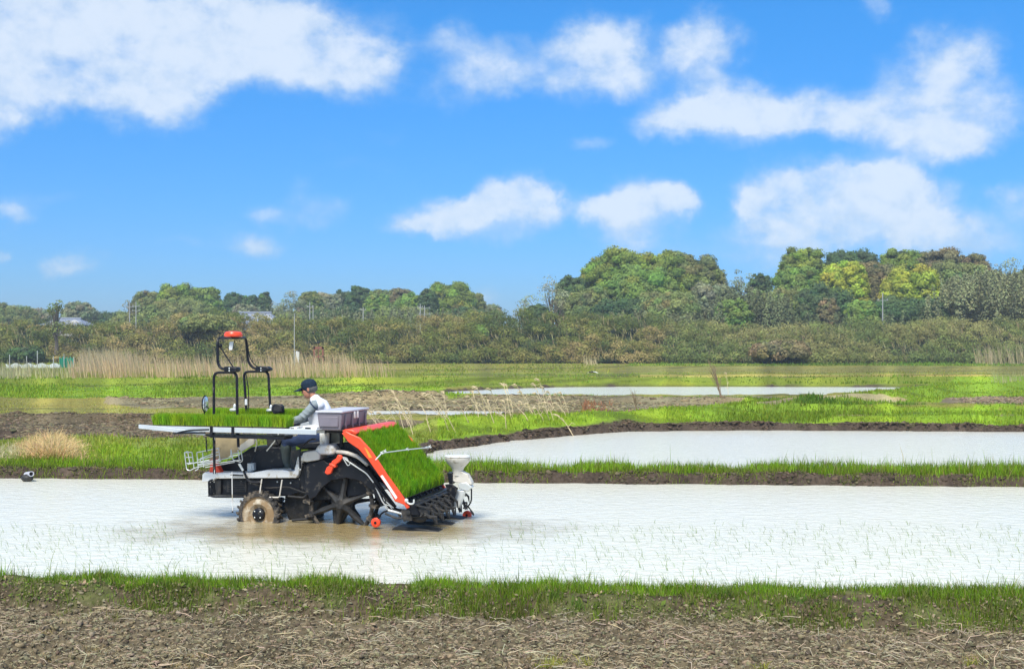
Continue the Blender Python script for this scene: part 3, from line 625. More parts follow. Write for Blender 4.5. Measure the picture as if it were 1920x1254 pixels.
M_REED = mat('dry_reed', (.62,.5,.31), .8, spec=.2, noise=.2, nscale=6)
REEDS = [(690,752,805,1.0),(722,735,812,1.2),(735,735,812,1.1),(748,748,815,1.2),(760,742,808,.7),(795,765,812,.6),(812,748,812,1.3),(826,745,815,1.3),(862,770,808,.8),(882,760,805,.7),(895,742,800,.9),(905,742,806,1.0),(922,748,800,.7),(938,740,802,1.0),(948,742,800,.7),(975,745,800,1.0),(985,760,800,.7),(1008,738,795,.7),(1016,736,797,.5),(1022,744,795,.5),(1033,740,792,.4),(1050,740,790,.5),(1058,745,792,.5),(1362,688,735,.3)]
rr_ = random.Random(5)
for (uc, n_) in ((752,5),(822,4),(900,5),(940,4),(980,4),(1015,5),(1045,3),(705,3)):
    for _ in range(n_): REEDS.insert(-1, (uc+rr_.uniform(-16,16), rr_.uniform(756,782), rr_.uniform(796,808), rr_.uniform(.1,1.3)))
first = True
for i, (u, vt, vb, ln) in enumerate(REEDS):
    X, Y = W(u, vb, .2); hgt = (vb-vt)*Y/F*1.02
    X0_ = X+ln*.35
    o = reed_mesh(hgt, -ln*.5, i).build('dry_reed', M_REED); o.location = (X0_, Y, float(height(np.array([X0_]), np.array([Y]))[0])); o.rotation_euler = (0, 0, rng.uniform(-1.0, 1.0))
    if i == len(REEDS)-1: tag(o, 'lone tall dry reed stalk standing before the far strip of water', 'reed')
    else: tag(o, 'tall bent dry reed stalk on the grassy bank behind the planter', 'reed', 'dry reed stalks on the bank behind the rice transplanter')

def bare_shrub(u, vb, vt, ub, n, label, c, spread=.16, seed=1):
    X, Y = W(u, vb, .2); X, Y = float(X), float(Y); H = (vb-vt)*Y/F; lx = (ub-u)*Y/F; r_ = random.Random(seed)
    root = empty('bare_shrub', (X, Y, float(height(np.array([X]), np.array([Y]))[0]))); mb = MB()
    for k in range(n):
        a = r_.uniform(-1, 1)*spread*H; b = r_.uniform(-1, 1)*spread*H; h = H*r_.uniform(.5, 1.03); t = h/H
        p = [Vector((r_.uniform(-.03, .03), r_.uniform(-.03, .03), -.05)), Vector((lx*t*.35+a*.25, b*.25, h*.4)), Vector((lx*t*.75+a*.7, b*.7, h*.75)), Vector((lx*t+a*1.2, b*1.2, h))]
        mb.tube(p, [.016, .012, .009, .004], 4)
        for q in range(3):
            i = r_.choice((1, 2)); s_ = p[i].lerp(p[i+1], r_.random()); mb.tube([s_, s_+Vector((r_.uniform(-.2, .2), r_.uniform(-.1, .1), r_.uniform(.1, .3)))], [.008, .003], 4)
    mb.build('twigs', c, root); return tag(root, label, 'shrub')
M_TWIG = mat('dry_twigs', (.27,.19,.12), .9, noise=.2)
bare_shrub(1352, 742, 672, 1332, 15, 'leaning bare brown shrub standing before the far strip of water', M_TWIG, .14, 3)
bare_shrub(1194, 775, 738, 1189, 9, 'small dark dead stem in the bare strip right of the dry reeds', M_TWIG, .1, 5)
# ------------------------------------------------------------ shrub belt, reed belt
def belt_top(u): return np.interp(u, [-400,0,120,250,330,420,480,560,700,820,900,1000,1130,1230,1300,1400,1500,1620,1750,1920,2300],
                                     [606,606,612,616,596,590,598,606,604,598,594,592,590,598,612,618,616,612,608,606,606])
YB = 171.0
Ps, Ns, Ss, Cs = [], [], [], []
PAL = np.array([(.23,.21,.06),(.15,.18,.04),(.33,.26,.1),(.19,.2,.05),(.09,.125,.035)])
for k in range(2300):
    u = rng.uniform(-260, 2180); f_ = rng.random(); dep = f_**1.2*14; y = YB+dep; x = (u-960)*y/F; topz = CH+(HOR-float(belt_top(u)))*(YB+9)/F
    zc_ = .2+topz*float(sm(-1.5, 11, dep))**.6*(1 if rng.random() < .6 else rng.uniform(.4, 1))-.8+rng.normal(0, .35); zc_ = max(zc_, .5)
    R_ = rng.uniform(.6, 1.5); m = int(190*R_**1.4)+14; e = rng.normal(size=(m, 3)); e /= np.linalg.norm(e, axis=1)[:, None]; e[:, 2] = np.where(e[:, 2] < -.3, -e[:, 2], e[:, 2]); e[:, 1] = np.where((e[:, 1] > .3) & (rng.random(m) < .8), -e[:, 1], e[:, 1])
    Ps.append(np.array([x, y, zc_])+e*(R_*rng.uniform(.75, 1.15, m))[:, None]*np.array([1.1, 1, 1.0])+np.array([-.45, 0, 0])*e[:, 2:3]*R_*.8)
    nn = e+rng.normal(size=(m, 3))*.3; Ns.append(nn/np.linalg.norm(nn, axis=1)[:, None]); Ss.append(rng.gamma(5, .046, m))
    g1 = float(fbm(np.array([x]), np.array([zc_*2]), 9, 3)[0]); i_ = int(np.clip((g1-.25)*10+rng.normal(0, 1.1), 0, 4)); cc = PAL[[2, 0, 3, 1, 4][i_]]
    if u > 1250: cc = cc*.5+np.array([.19,.24,.07])*.5
    Cs.append(jitter(cc*rng.uniform(.75, 1.2), m, .2, .05))
V, lp, st, C = leaf_quads(*map(np.concatenate, (Ps, Ns, Ss, Cs)), .42)
tag(mesh_np('scrub_thicket', V, lp, st, M_TREE, colr=C), kind='stuff', label='dense olive brown scrub thicket along the far edge of the fields', cat='thicket')
# dark hull inside the thicket
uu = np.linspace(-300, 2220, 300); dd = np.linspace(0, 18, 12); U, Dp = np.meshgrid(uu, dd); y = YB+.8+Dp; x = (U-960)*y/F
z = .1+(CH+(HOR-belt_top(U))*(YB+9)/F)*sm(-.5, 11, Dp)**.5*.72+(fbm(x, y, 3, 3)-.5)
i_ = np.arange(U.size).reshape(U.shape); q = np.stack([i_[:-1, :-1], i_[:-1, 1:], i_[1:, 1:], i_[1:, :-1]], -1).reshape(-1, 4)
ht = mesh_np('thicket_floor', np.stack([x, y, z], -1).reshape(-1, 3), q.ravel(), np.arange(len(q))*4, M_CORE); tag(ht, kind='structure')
# upright stems through the thicket
n = 15000; u = rng.uniform(-100, 2020, n); dep = rng.random(n)*11; y = YB+dep; x = (u-960)*y/F
z0 = .2+(CH+(HOR-belt_top(u))*(YB+9)/F)*sm(-.5, 11, dep)**.5*rng.uniform(.35, .95, n)
tag(blades('thicket_stems', x, y, z0, rng.uniform(.5, 1.3, n), .09, jitter((.34,.29,.14), n, .4), .35, .4, wind=(-.25, 0), mats=M_TREE), kind='stuff')
def reed_belt(name, n, ur, vr, hfun, colr, wmul=1, wind=(-.12, 0), label=None):
    u = rng.uniform(*ur, n); v = rng.uniform(*vr, n); y = F*(CH-.2)/(v-HOR); x = (u-960)*y/F
    h = hfun(u)*y/F*rng.uniform(.55, 1.08, n); k = (rng.random(n) < .1+1.1*sm(.32, .6, fbm(x, y, 2.2, 3))) & (h > .1); h = h*(.6+.55*fbm(x+33, y, 3, 3)); k &= rng.random(n) < np.minimum(1, .12+(ur[1]-u)/110); x, y, h = x[k], y[k], h[k]; n = len(x)
    tag(blades(name, x, y, height(x, y), h, np.maximum(.03, y*.55/1173)*wmul, jitter(colr, n, .3, .08), .18, .28, wind=wind), label, 'reeds', kind='stuff')
reed_belt('reed_bed', 3600, (130, 745), (698, 712), lambda u: np.interp(u, [130,160,200,260,300,360,480,560,640,700,745], [40,50,58,62,48,46,44,50,52,42,24]), (.6,.45,.27), label='tall straw coloured reed bed before the thicket at left')
reed_belt('grass', 6000, (60, 800), (702, 709), lambda u: 14+0*u, (.3,.34,.06), label='rough yellow green grass at the foot of the reed bed')
reed_belt('reed_bed', 1400, (150, 300), (694, 702), lambda u: 50+0*u, (.5,.42,.26), label='tall bleached reeds at the left end of the reed bed')
reed_belt('reed_bed', 1200, (0, 140), (700, 716), lambda u: 30+0*u, (.5,.46,.25), label='thin pale reeds in front of the green netting')
reed_belt('reed_bed', 700, (1830, 1990), (681, 684), lambda u: np.interp(u, [1780,1860,1990], [18,46,50]), (.5,.4,.24), label='dry reeds in front of the thicket at the far right')
reed_belt('reed_bed', 500, (1095, 1120), (680, 686), lambda u: 20+0*u, (.6,.5,.28), label='small dry reed clump where the thicket meets the field')
reed_belt('reed_bed', 700, (1860, 1990), (712, 724), lambda u: 24+0*u, (.5,.47,.22), wmul=.7, label='sparse pale reeds on the grassy bank at the far right')
# ------------------------------------------------------------ trees
def _sub_ico():
    V = [Vector(p).normalized() for p in ICO]; Fc = []; mid = {}
    def m_(a, b):
        k = (min(a, b), max(a, b))
        if k not in mid: V.append(((V[a]+V[b])*.5).normalized()); mid[k] = len(V)-1
        return mid[k]
    for a, b, c in ICF:
        a, b, c = int(a), int(b), int(c); x, y, z = m_(a, b), m_(b, c), m_(c, a); Fc += [(a, x, z), (x, b, y), (z, y, c), (x, y, z)]
    return np.array([list(p) for p in V]), np.array(Fc)
ICS, ISF = _sub_ico()
SPEC = {  # crown colour, highlights
 'camphor': ((.1,.145,.03), (.2,.25,.038)), 'bright': ((.2,.25,.03), (.33,.36,.045)), 'dark': ((.05,.085,.035), (.08,.12,.04)),
 'brown': ((.13,.12,.055), (.185,.155,.07)), 'olive': ((.12,.145,.05), (.18,.2,.06)), 'grey': ((.14,.16,.085), (.2,.22,.12)), 'fresh': ((.11,.17,.04), (.175,.25,.05)), 'bare': ((.2,.22,.12), (.26,.28,.15))}
SPEC = {k: (tuple(1.25*c for c in a), tuple(1.45*c for c in b)) for k, (a, b) in SPEC.items()}
def crown_mesh(h, rx, ry, rz, zc, spec, nl, lobe, dens=1.0, loose=0.0, seed=0):
    r_ = np.random.default_rng(seed); a, b = SPEC[spec]; P_ = []; N_ = []; S_ = []; C_ = []; lob = []
    for k in range(nl):
        if loose:
            d = r_.normal(size=3); d /= np.linalg.norm(d); d[2] = abs(d[2]) if d[2] < -.5 else d[2]; rad = r_.uniform(.55, 1.05)
        else:
            zf = .9-1.45*(k+.5)/nl; an = k*2.39996+seed; q_ = math.sqrt(max(0, 1-zf*zf)); d = np.array([q_*math.cos(an), q_*math.sin(an), zf])
            if d[1] > .45 and zf < .35: continue
            rad = (1-.5*lobe/max(rx, 1))*(1+.1*math.sin(3*an+seed)*q_+.055*r_.normal())*(.96 if k % 3 else .82)
        c = np.array([rx*d[0], ry*d[1], rz*d[2]])*rad; c[2] += zc; R_ = lobe*r_.uniform(.5, 1.1); lb_ = r_.normal(.4, .16)
        m = int(120*dens*(R_/1.2)**1.5)+12
        e = r_.normal(size=(m, 3)); e /= np.linalg.norm(e, axis=1)[:, None]; e[:, 2] = np.where(e[:, 2] < -.6, -e[:, 2], e[:, 2]); e[:, 1] = np.where((e[:, 1] > .4) & (r_.random(m) < .7), -e[:, 1], e[:, 1])
        rr = R_*(.72+.4*r_.random(m)); P_.append(c+e*rr[:, None]*np.array([1.15, 1.15, .88])); nn = e+r_.normal(size=(m, 3))*.28; N_.append(nn/np.linalg.norm(nn, axis=1)[:, None])
        S_.append(r_.uniform(.24, .46, m)*(1-.25*(loose > 0))); t = np.clip(lb_+r_.normal(0, .15), 0, 1); cc = np.array(a)*(1-t)+np.array(b)*t
        C_.append(cc*(1+.18*(r_.random((m, 1))*2-1))*(1+.08*r_.normal(size=(1, 3)))*r_.uniform(.85, 1.2)); lob.append((c, R_))
    cl_ = [c.mean(0)*.92 for c in C_]
    P_, N_, S_, C_ = map(np.concatenate, (P_, N_, S_, C_))
    global rng; sv_, rng = rng, r_
    V, lp, st, C = leaf_quads(P_, N_, S_, np.clip(C_, .01, 1), .8); rng = sv_
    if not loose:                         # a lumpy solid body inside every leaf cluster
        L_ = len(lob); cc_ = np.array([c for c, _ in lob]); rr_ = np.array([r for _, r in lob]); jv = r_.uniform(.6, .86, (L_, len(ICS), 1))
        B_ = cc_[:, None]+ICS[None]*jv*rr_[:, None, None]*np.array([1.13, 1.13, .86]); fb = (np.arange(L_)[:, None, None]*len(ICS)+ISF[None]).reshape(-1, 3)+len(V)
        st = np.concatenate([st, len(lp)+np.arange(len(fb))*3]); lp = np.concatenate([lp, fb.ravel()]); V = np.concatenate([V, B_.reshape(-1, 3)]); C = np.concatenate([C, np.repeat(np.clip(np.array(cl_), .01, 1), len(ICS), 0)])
    return mesh_np('crown', V, lp, st, M_TREE, colr=C, link=False, smooth=True), lob
def tree(u, vt, wpx, Y, spec, label, name='broadleaf_tree', vb=625, cat='tree', lobes=None, loose=0, dens=1, shape=1.0, group=None):
    """u: bearing of the trunk, vt: row of the crown's top, wpx: crown width in px, Y: distance"""
    x = (u-960)*Y/F; ztop = CH+(HOR-vt)*Y/F; wdt = wpx*1.27*Y/F; z0 = .3
    vis = (vb-vt)*Y/F*1.15; rz = min(vis*.56, (ztop-z0)*.46)*shape; zc = ztop-rz*(.84 if not loose else 1.02)-.2; rx = wdt*.5*.9; ry = min(rx, 9)
    lobe = max(.7, min(1.55, rx*.25)); nl = lobes or int(np.clip(9.5*((rx*rz+rx*ry+ry*rz)/3)/(lobe**2)*.85, 36, 420))
    root = empty(name, (x, Y, z0))
    cm, lob = crown_mesh(ztop, rx, ry, rz, zc-z0, spec, nl, lobe, dens, loose, int(u*7+Y))
    c = bpy.data.objects.new('crown', cm); col.objects.link(c); c.parent = root
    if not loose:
        k = MB(); k.ellipsoid((0, 0, zc-z0), (rx*.8, ry*.74, rz*.82), nu=14, nv=9); k.build('crown_core', M_CORE, c)  # dark solid added inside the crown to block light
    mb = MB(); tr = .1+.018*ztop
    mb.tube([(0, 0, -.3), (.1, 0, ztop*.25), (-.1, .1, zc-z0), (0, 0, zc-z0+rz*.5)], [tr*1.3, tr, tr*.7, tr*.25], 8)
    for j in range(9 if not loose else 22):
        cc, _ = lob[(j*7) % len(lob)]; s_ = Vector((0, 0, (zc-z0)-rz*(.8-.06*j % .9))); m_ = (s_+Vector(cc))*.5+Vector((0, 0, -.4))
        mb.tube([s_, m_, Vector(cc)], [tr*.45, tr*.28, tr*.08], 5)
    mb.build('trunk', M_BARK, root)
    return tag(root, label, cat, group)
TREES = [ # right hand wood, left to right
 (985,560,62,205,'bare','thin leafed pale tree leaning out at the left end of the right wood',dict(loose=1,lobes=30,dens=.35)),
 (1035,524,95,215,'bare','bare looking pale grey tree standing above the scrub at left of the great dome crown',dict(loose=1,lobes=46,dens=.35)),
 (1008,568,40,200,'dark','small dark tree below the bare pale tree',{}),
 (1075,517,62,222,'dark','dark tree pressed against the left side of the great dome crown',{}),
 (1105,540,80,212,'olive','olive tree low at the left foot of the great dome crown',{}),
 (1195,476,225,225,'camphor','great broad dome crowned tree with bright green centre, largest in the wood',dict(dens=1.0)),
 (1205,500,120,214,'fresh','fresh yellow green crown in the middle of the great dome',{}),
 (1265,470,70,232,'olive','olive crown poking out on top of the great dome at right of centre',{}),
 (1300,482,100,226,'olive','olive brown crown forming the right shoulder of the great dome',{}),
 (1160,560,90,208,'dark','dark tree in the shade beneath the great dome, left of centre',{}),
 (1255,548,110,206,'olive','dull olive tree beneath the right half of the great dome',{}),
 (1330,530,80,210,'grey','grey green slender tree at the right foot of the great dome',{}),
 (1390,505,62,214,'grey','feathery grey conifer like tree in the dip between the two hills of crowns',dict(loose=1,lobes=60,dens=.7,name='conifer_tree')),
 (1425,510,44,222,'dark','small dark crowned tree at the right end of the dip',{}),
 (1378,560,60,198,'fresh','small fresh green tree with layered branches low in the dip',{}),
 (1450,545,95,205,'olive','dull green tree at the left foot of the right hill',{}),
 (1505,466,88,222,'camphor','dark green tree with open top at the left end of the right hill crest',{}),
 (1500,500,86,212,'fresh','leafy green tree below the left end of the right hill crest',{}),
 (1590,470,110,226,'dark','deep green broad crown on the right hill crest, left of the saddle',{}),
 (1540,540,110,205,'dark','very dark tree low in the right hill, under the leafy green tree',{}),
 (1585,488,84,208,'bright','left one of the two yellow green billowing crowns in the right hill',{}),
 (1640,492,92,211,'brown','reddish brown crown between the two yellow green billowing crowns',{}),
 (1712,503,108,205,'bright','right one of the two yellow green billowing crowns, above the utility pole',{}),
 (1690,466,90,226,'camphor','green crown on the right hill crest just right of the saddle',{}),
 (1755,467,105,224,'brown','rusty brown topped crown at the highest part of the right hill crest',{}),
 (1820,474,80,222,'brown','brown green crown sloping down at the right end of the hill crest',{}),
 (1790,495,130,216,'olive','olive crown behind and right of the yellow green billowing crown',{}),
 (1880,486,88,224,'bare','sparse twiggy tree with sky showing through at the far right',dict(loose=1,lobes=44,dens=.5)),
 (1618,562,56,196,'fresh','bushy light green tree left of the utility pole at the wood edge',{}),
 (1700,560,130,200,'dark','dark tree under the right yellow green billowing crown',{}),
 (1950,492,80,220,'olive','olive tree at the right edge of the picture',{}),
 (1552,556,34,196,'brown','small brownish bush tree at the wood edge in the right hill',{}),
 # left hand wood
 (20,574,90,300,'olive','low tree at the left edge of the picture',{}),
 (75,580,60,310,'grey','low grey green tree behind the leaning tree at left',{}),
 (105,560,40,172,'olive','small gnarled leaning tree standing out of the thicket at left',dict(loose=1,lobes=20,dens=.6)),
 (148,566,58,290,'grey','rounded grey green crown right of the gnarled leaning tree',{}),
 (205,588,70,320,'dark','low dark tree in the gap at left',{}),
 (245,560,34,280,'brown','thin reddish brown tree behind the pair of poles at left',dict(loose=1,lobes=24,dens=.6)),
 (275,546,56,285,'olive','olive tree at the left end of the middle wood',{}),
 (330,534,78,280,'camphor','green crown at the top of the middle wood above the machine',{}),
 (385,536,56,285,'fresh','light feathery crown beside the top green one of the middle wood',{}),
 (330,565,110,262,'olive','dull olive tree spreading below the top of the middle wood',{}),
 (440,549,44,300,'dark','dark pine above the tiled roof, left one of three',{}),
 (470,553,34,300,'dark','dark pine above the tiled roof, middle one of three',{}),
 (495,545,24,300,'dark','dark pine with a flat umbrella top, right one of three',{}),
 (460,570,50,255,'grey','grey green tree just behind the tiled roof',{}),
 (545,552,66,265,'grey','pale grey willowy tree right of the tiled roof',dict(loose=1,lobes=60,dens=.9)),
 (582,543,44,270,'olive','rounded olive tree right of the pale willowy one',{}),
 (615,550,56,275,'grey','greyish tree left of the dark evergreen group',{}),
 (650,545,54,280,'dark','dark evergreen with layered top at the centre of the left wood',{}),
 (675,535,40,285,'dark','tallest dark evergreen at the centre of the left wood',{}),
 (712,540,60,290,'olive','olive brown crown behind the light green round tree',{}),
 (706,549,48,262,'fresh','light green round tree in front of the dark evergreens',{}),
 (752,538,44,285,'brown','brownish crown between the light green trees',{}),
 (770,550,62,265,'fresh','light green tree left of the dark slim evergreen',{}),
 (803,540,34,262,'dark','dark slim evergreen between two light green crowns',{}),
 (845,531,92,278,'camphor','big light green crown near the right end of the left wood',{}),
 (885,548,50,282,'olive','olive crown at the right end of the left wood',{}),
 (915,570,50,290,'grey','low grey green tree trailing off at the right end of the left wood',{}),
 (640,578,100,256,'dark','low dark green tree under the dark evergreens',{}),
 (755,580,110,256,'olive','low tree filling the foot of the left wood below the brownish crown',{}),
 (870,582,90,256,'dark','low dark tree at the foot of the right end of the left wood',{}),
 (250,590,90,262,'olive','low olive bush tree at the foot of the middle wood, left',{}),
 (540,590,90,250,'olive','low olive tree under the pale willowy one',{}),
]
for (u, vt, w_, Y, sp, lab, kw) in TREES: tree(u, vt, w_, Y, sp, lab, **kw)
# feathery bamboo grove at the right and dark wood filling behind the trees
def grove(name, np_, ur, vt, Yr, colr, label, hh=(4, 9), rad=.9, per=230):
    Ps, Ns, Ss, Cs = [], [], [], []
    for k in range(np_):
        u = rng.uniform(*ur); Y = rng.uniform(*Yr); x = (u-960)*Y/F; top = CH+(HOR-vt(u)-rng.normal(0, 6))*Y/F; h_ = rng.uniform(*hh); t = rng.random(per)**.8
        z = top-h_*t; r_ = rad*(.25+.9*t)*rng.random(per)**.5; an = rng.random(per)*6.28; ln = rng.normal(0, .5)
        Ps.append(np.stack([x+r_*np.cos(an)+ln*(1-t)**2*1.5, Y+r_*np.sin(an), z], 1)); nn = np.stack([np.cos(an), np.sin(an)-.3, .7+0*an], 1)+rng.normal(size=(per, 3))*.5
        Ns.append(nn/np.linalg.norm(nn, axis=1)[:, None]); Ss.append(rng.uniform(.3, .6, per)); Cs.append(jitter(np.array(colr)*rng.uniform(.65, 1.4), per, .3, .08))
    V, lp, st, C = leaf_quads(*map(np.concatenate, (Ps, Ns, Ss, Cs)), .5)
    tag(mesh_np(name, V, lp, st, M_TREE, colr=C), label, 'grove', kind='stuff')
grove('bamboo_grove', 330, (1735, 2150), lambda u: np.interp(u, [1735,1780,1850,1930,2150], [560,525,512,518,520]), (192, 213), (.2,.215,.1), 'feathery grey green bamboo grove at the right side of the wood')
grove('bamboo_grove', 90, (1345, 1480), lambda u: np.interp(u, [1340,1400,1480], [560,548,560]), (196, 205), (.15,.175,.08), 'slim grey green bamboo in the dip between the two hills of crowns')
grove('bamboo_grove', 90, (1070, 1350), lambda u: 590+0*u, (192, 197), (.16,.175,.08), 'low bamboo fringe at the foot of the great dome tree')
grove('bamboo_grove', 150, (1450, 1760), lambda u: 592+0*u, (193, 199), (.13,.16,.07), 'low scrubby saplings along the foot of the right hill of crowns')
grove('bamboo_grove', 150, (500, 920), lambda u: 585+0*u, (240, 250), (.17,.19,.09), 'low scrubby saplings along the foot of the left wood')
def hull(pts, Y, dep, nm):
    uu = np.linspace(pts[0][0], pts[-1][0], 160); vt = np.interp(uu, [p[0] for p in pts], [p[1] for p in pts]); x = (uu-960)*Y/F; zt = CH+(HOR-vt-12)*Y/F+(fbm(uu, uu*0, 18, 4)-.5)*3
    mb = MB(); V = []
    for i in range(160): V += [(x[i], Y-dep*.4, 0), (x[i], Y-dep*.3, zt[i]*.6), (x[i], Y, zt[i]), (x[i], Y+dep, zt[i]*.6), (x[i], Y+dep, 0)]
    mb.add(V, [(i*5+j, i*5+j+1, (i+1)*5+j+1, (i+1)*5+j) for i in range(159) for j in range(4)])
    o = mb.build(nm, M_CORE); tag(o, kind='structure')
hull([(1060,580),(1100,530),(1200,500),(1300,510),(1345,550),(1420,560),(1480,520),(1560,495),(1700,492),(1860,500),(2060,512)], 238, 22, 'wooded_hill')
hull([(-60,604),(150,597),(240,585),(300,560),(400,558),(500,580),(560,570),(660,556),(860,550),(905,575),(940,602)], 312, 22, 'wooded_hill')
# distinct shrubs in the thicket
def shrub(u, v, wpx, hpx, Y, sp, label, **k): return tree(u, v-hpx*.5, wpx, Y, sp, label, name='shrub', vb=v+hpx*.5, cat='shrub', **k)
shrub(898,622,30,36,177,'fresh','fresh green shrub in the middle of the brown thicket')
shrub(1465,664,100,40,168,'brown','mauve brown leafless looking shrub at the foot of the thicket', dens=1.2)
shrub(50,668,60,30,169,'dark','dark green bush behind the green netting')
shrub(385,606,90,24,177,'olive','yellow green bush rising from the thicket behind the planter', dens=1.2)
# ------------------------------------------------------------ poles, houses, netting, pipe, bird
M_CONC = mat('concrete', (.36,.37,.36), .85, noise=.15, nscale=3)
M_TILE = mat('roof_tiles', (.24,.27,.33), .5, noise=.15, nscale=2, bump=.4, bscale=6)
M_WALL = mat('plaster', (.6,.58,.54), .85)
M_NET = mat('green_net', (.06,.5,.33), .7, transl=.4)
M_VINYL = mat('pale_film', (.62,.68,.66), .5)
def base_at(x, y): return float(height(np.array([x]), np.array([y]))[0])
def pole(u, vt, Y, label, arms=(), box=None, r=.11, name='utility_pole', m=None):
    x = (u-960)*Y/F; h = CH+(HOR-vt)*Y/F; b = 0 if Y > 170 else base_at(x, Y); root = empty(name, (x, Y, b)); h -= b
    MB().tube([(0, 0, -.5), (0, 0, h)], [r, r*.7], 10).build('pole', m or M_CONC, root)
    for (dz, w) in arms:
        a = MB(); a.box((-w, -.04, h-dz-.035), (w, .04, h-dz+.035)); a.tube([(-w*.8, 0, h-dz), (-w*.8, 0, h-dz+.3)], .06, 6); a.tube([(w*.8, 0, h-dz), (w*.8, 0, h-dz+.3)], .06, 6)
        a.build('crossarm', M_CONC, root)
    if box:
        dx, z0, z1, w = box; MB().box((dx-w/2, -.5, z0), (dx+w/2, -.1, z1)).build('equipment_box', M_LID, root, bevel=.03)
    return tag(root, label, 'pole')
pole(1655, 549, 186, 'grey utility pole with a crossarm and pale box in front of the right wood', arms=((1.2, .9),), box=(.25, 3.2, 4.6, .9))
pole(243, 566, 192, 'left one of two thin concrete poles at the left of the middle wood', arms=((.8, .7),))
pole(255, 566, 210, 'right one of two thin concrete poles at the left of the middle wood', arms=((.8, .7), (1.6, .7)))
pole(581, 566, 230, 'thin concrete pole in front of the pale willowy tree', arms=((1, .6),))
pole(587, 572, 236, 'thin pole just right of the one in front of the pale willowy tree')
pole(681, 576, 215, 'short pole in front of the light green round tree', arms=((.5, .5),))
pole(788, 570, 215, 'pole below the dark slim evergreen, left of the crossarm pole', arms=((.6, .5),))
pole(796, 573, 215, 'pole with two crossarms below the dark slim evergreen', arms=((.5, 1.1), (1.6, 1.1)))
pole(642, 590, 215, 'small pole low against the dark evergreens')
pole(552, 588, 140, 'thin pale pole rising out of the reed bed behind the driver', r=.07)
# white notice board and red pump by the reeds
x, y = (557-960)*118/F, 118.
r_ = empty('notice_board', (x, y, base_at(x, y))); zt = CH+(HOR-658)*y/F-r_.location.z
MB().tube([(0, 0, -.2), (0, 0, zt)], .03, 8).build('post', M_STEEL, r_)
MB().prism([(-.2, zt-1.15), (.2, zt-1.2), (.24, zt-.1), (-.1, zt)], -.03, .0).build('panel', M_WHITE, r_, bevel=.01)
tag(r_, 'small white blank board on a post in the reeds behind the driver', 'sign')
M_RUST = mat('rust', (.24,.09,.06), .8, noise=.4, nscale=8)
x, y = (598-960)*150/F, 150.; r_ = empty('water_gate', (x, y, base_at(x, y))); zt = CH+(HOR-641)*y/F-r_.location.z
mb = MB(); mb.box((-.7, -.1, 0), (-.5, .1, zt*.8)); mb.box((.4, -.1, 0), (.6, .1, zt*.8)); mb.box((-.7, -.1, zt*.7), (.6, .1, zt*.8)); mb.box((-.7, -.1, zt*.35), (.6, .1, zt*.42)); mb.build('frame', M_RUST, r_)
MB().lathe([(.05, 0), (.35, .02), (.35, .12), (.05, .15)], (-.05, 0, zt*.95)).build('hand_wheel', M_BLACK, r_)
MB().tube([(-.05, 0, zt*.2), (-.05, 0, zt)], .05, 8).build('screw', M_RUST, r_)
tag(r_, 'rusty sluice frame half hidden in the reeds behind the driver', 'sluice')
def house(u, v, w, hr, Y, label, mroof=M_TILE):
    x = (u-960)*Y/F; zt = CH+(HOR-v)*Y/F; root = empty('house', (x, Y, 0)); ze = zt-hr
    MB().box((-w/2+.6, -3.4, 0), (w/2-.6, 3.4, ze+.05)).build('wall', M_WALL, root)
    # hipped and gabled roof
    mb = MB(); a, b = w/2+.4, 4.4; g_ = w*.27
    V = [(-a, -b, ze), (a, -b, ze), (a, b, ze), (-a, b, ze), (-g_-.6, 0, zt), (g_, 0, zt), (a, -b, ze-.2), (-a, -b, ze-.2), (a, b, ze-.2), (-a, b, ze-.2)]
    mb.add(V, [(0, 1, 5, 4), (1, 2, 5), (2, 3, 4, 5), (3, 0, 4), (0, 7, 6, 1), (1, 6, 8, 2), (2, 8, 9, 3), (3, 9, 7, 0), (7, 9, 8, 6)])
    rf = mb.build('roof', mroof, root, smooth=False)
    MB().box((-g_-.9, -.25, zt-.06), (g_+.3, .25, zt+.3)).build('ridge', M_TILE, rf, bevel=.05)
    MB().prism([(g_*.35, ze+hr*.36), (g_*1.45, ze+hr*.36), (g_*.95, ze+hr*.82)], -2.9, -2.2).build('gable', M_WALL, rf)
    for dx in (-.25, .05, .3): MB().box((w*dx-.7, -3.46, ze-1.6), (w*dx+.7, -3.38, ze-.4)).build('window', M_BLACK, root)
    return tag(root, label, 'house')
house(482, 587, 9.2, 2.0, 222, 'house with a grey blue tiled roof showing above the thicket')
house(130, 598, 8.0, 1.3, 240, 'low pale roofed house half hidden beside the gnarled leaning tree')
# garden netting at the far left
r_ = empty('netting_fence', ((70-960)*128/F, 128, .25)); k = 128/F
for i, (du, h) in enumerate(((-52, 27), (-20, 24), (0, 34), (30, 24), (50, 28), (68, 22))):
    MB().tube([(du*k, 0, -.3), (du*k, 0, h*k)], .035, 6).build('post', M_STEEL, r_)
def netting(nm, x0, x1, z0, z1, y, m, seed):
    mb = MB(); n = 24; V = []
    for i in range(n+1):
        t = i/n; x = x0+(x1-x0)*t; s = .12*math.sin(i*1.9+seed)
        V += [(x, y+s, z0), (x, y+s*.5, z1+.12*math.sin(i*1.1+seed)), (x, y+s+.05, z0), (x, y+s*.5+.05, z1+.12*math.sin(i*1.1+seed))]
    mb.add(V, [(i*4, i*4+4, i*4+5, i*4+1) for i in range(n)]+[(i*4+2, i*4+3, i*4+7, i*4+6) for i in range(n)]+[(i*4+1, i*4+5, i*4+7, i*4+3) for i in range(n)])
    return mb.build(nm, m, r_)
netting('net', 40*k, 68*k, .1, 21*k, .15, M_NET, 1)
netting('cover_film', -60*k, 42*k, .1, 9*k, .1, M_VINYL, 3)
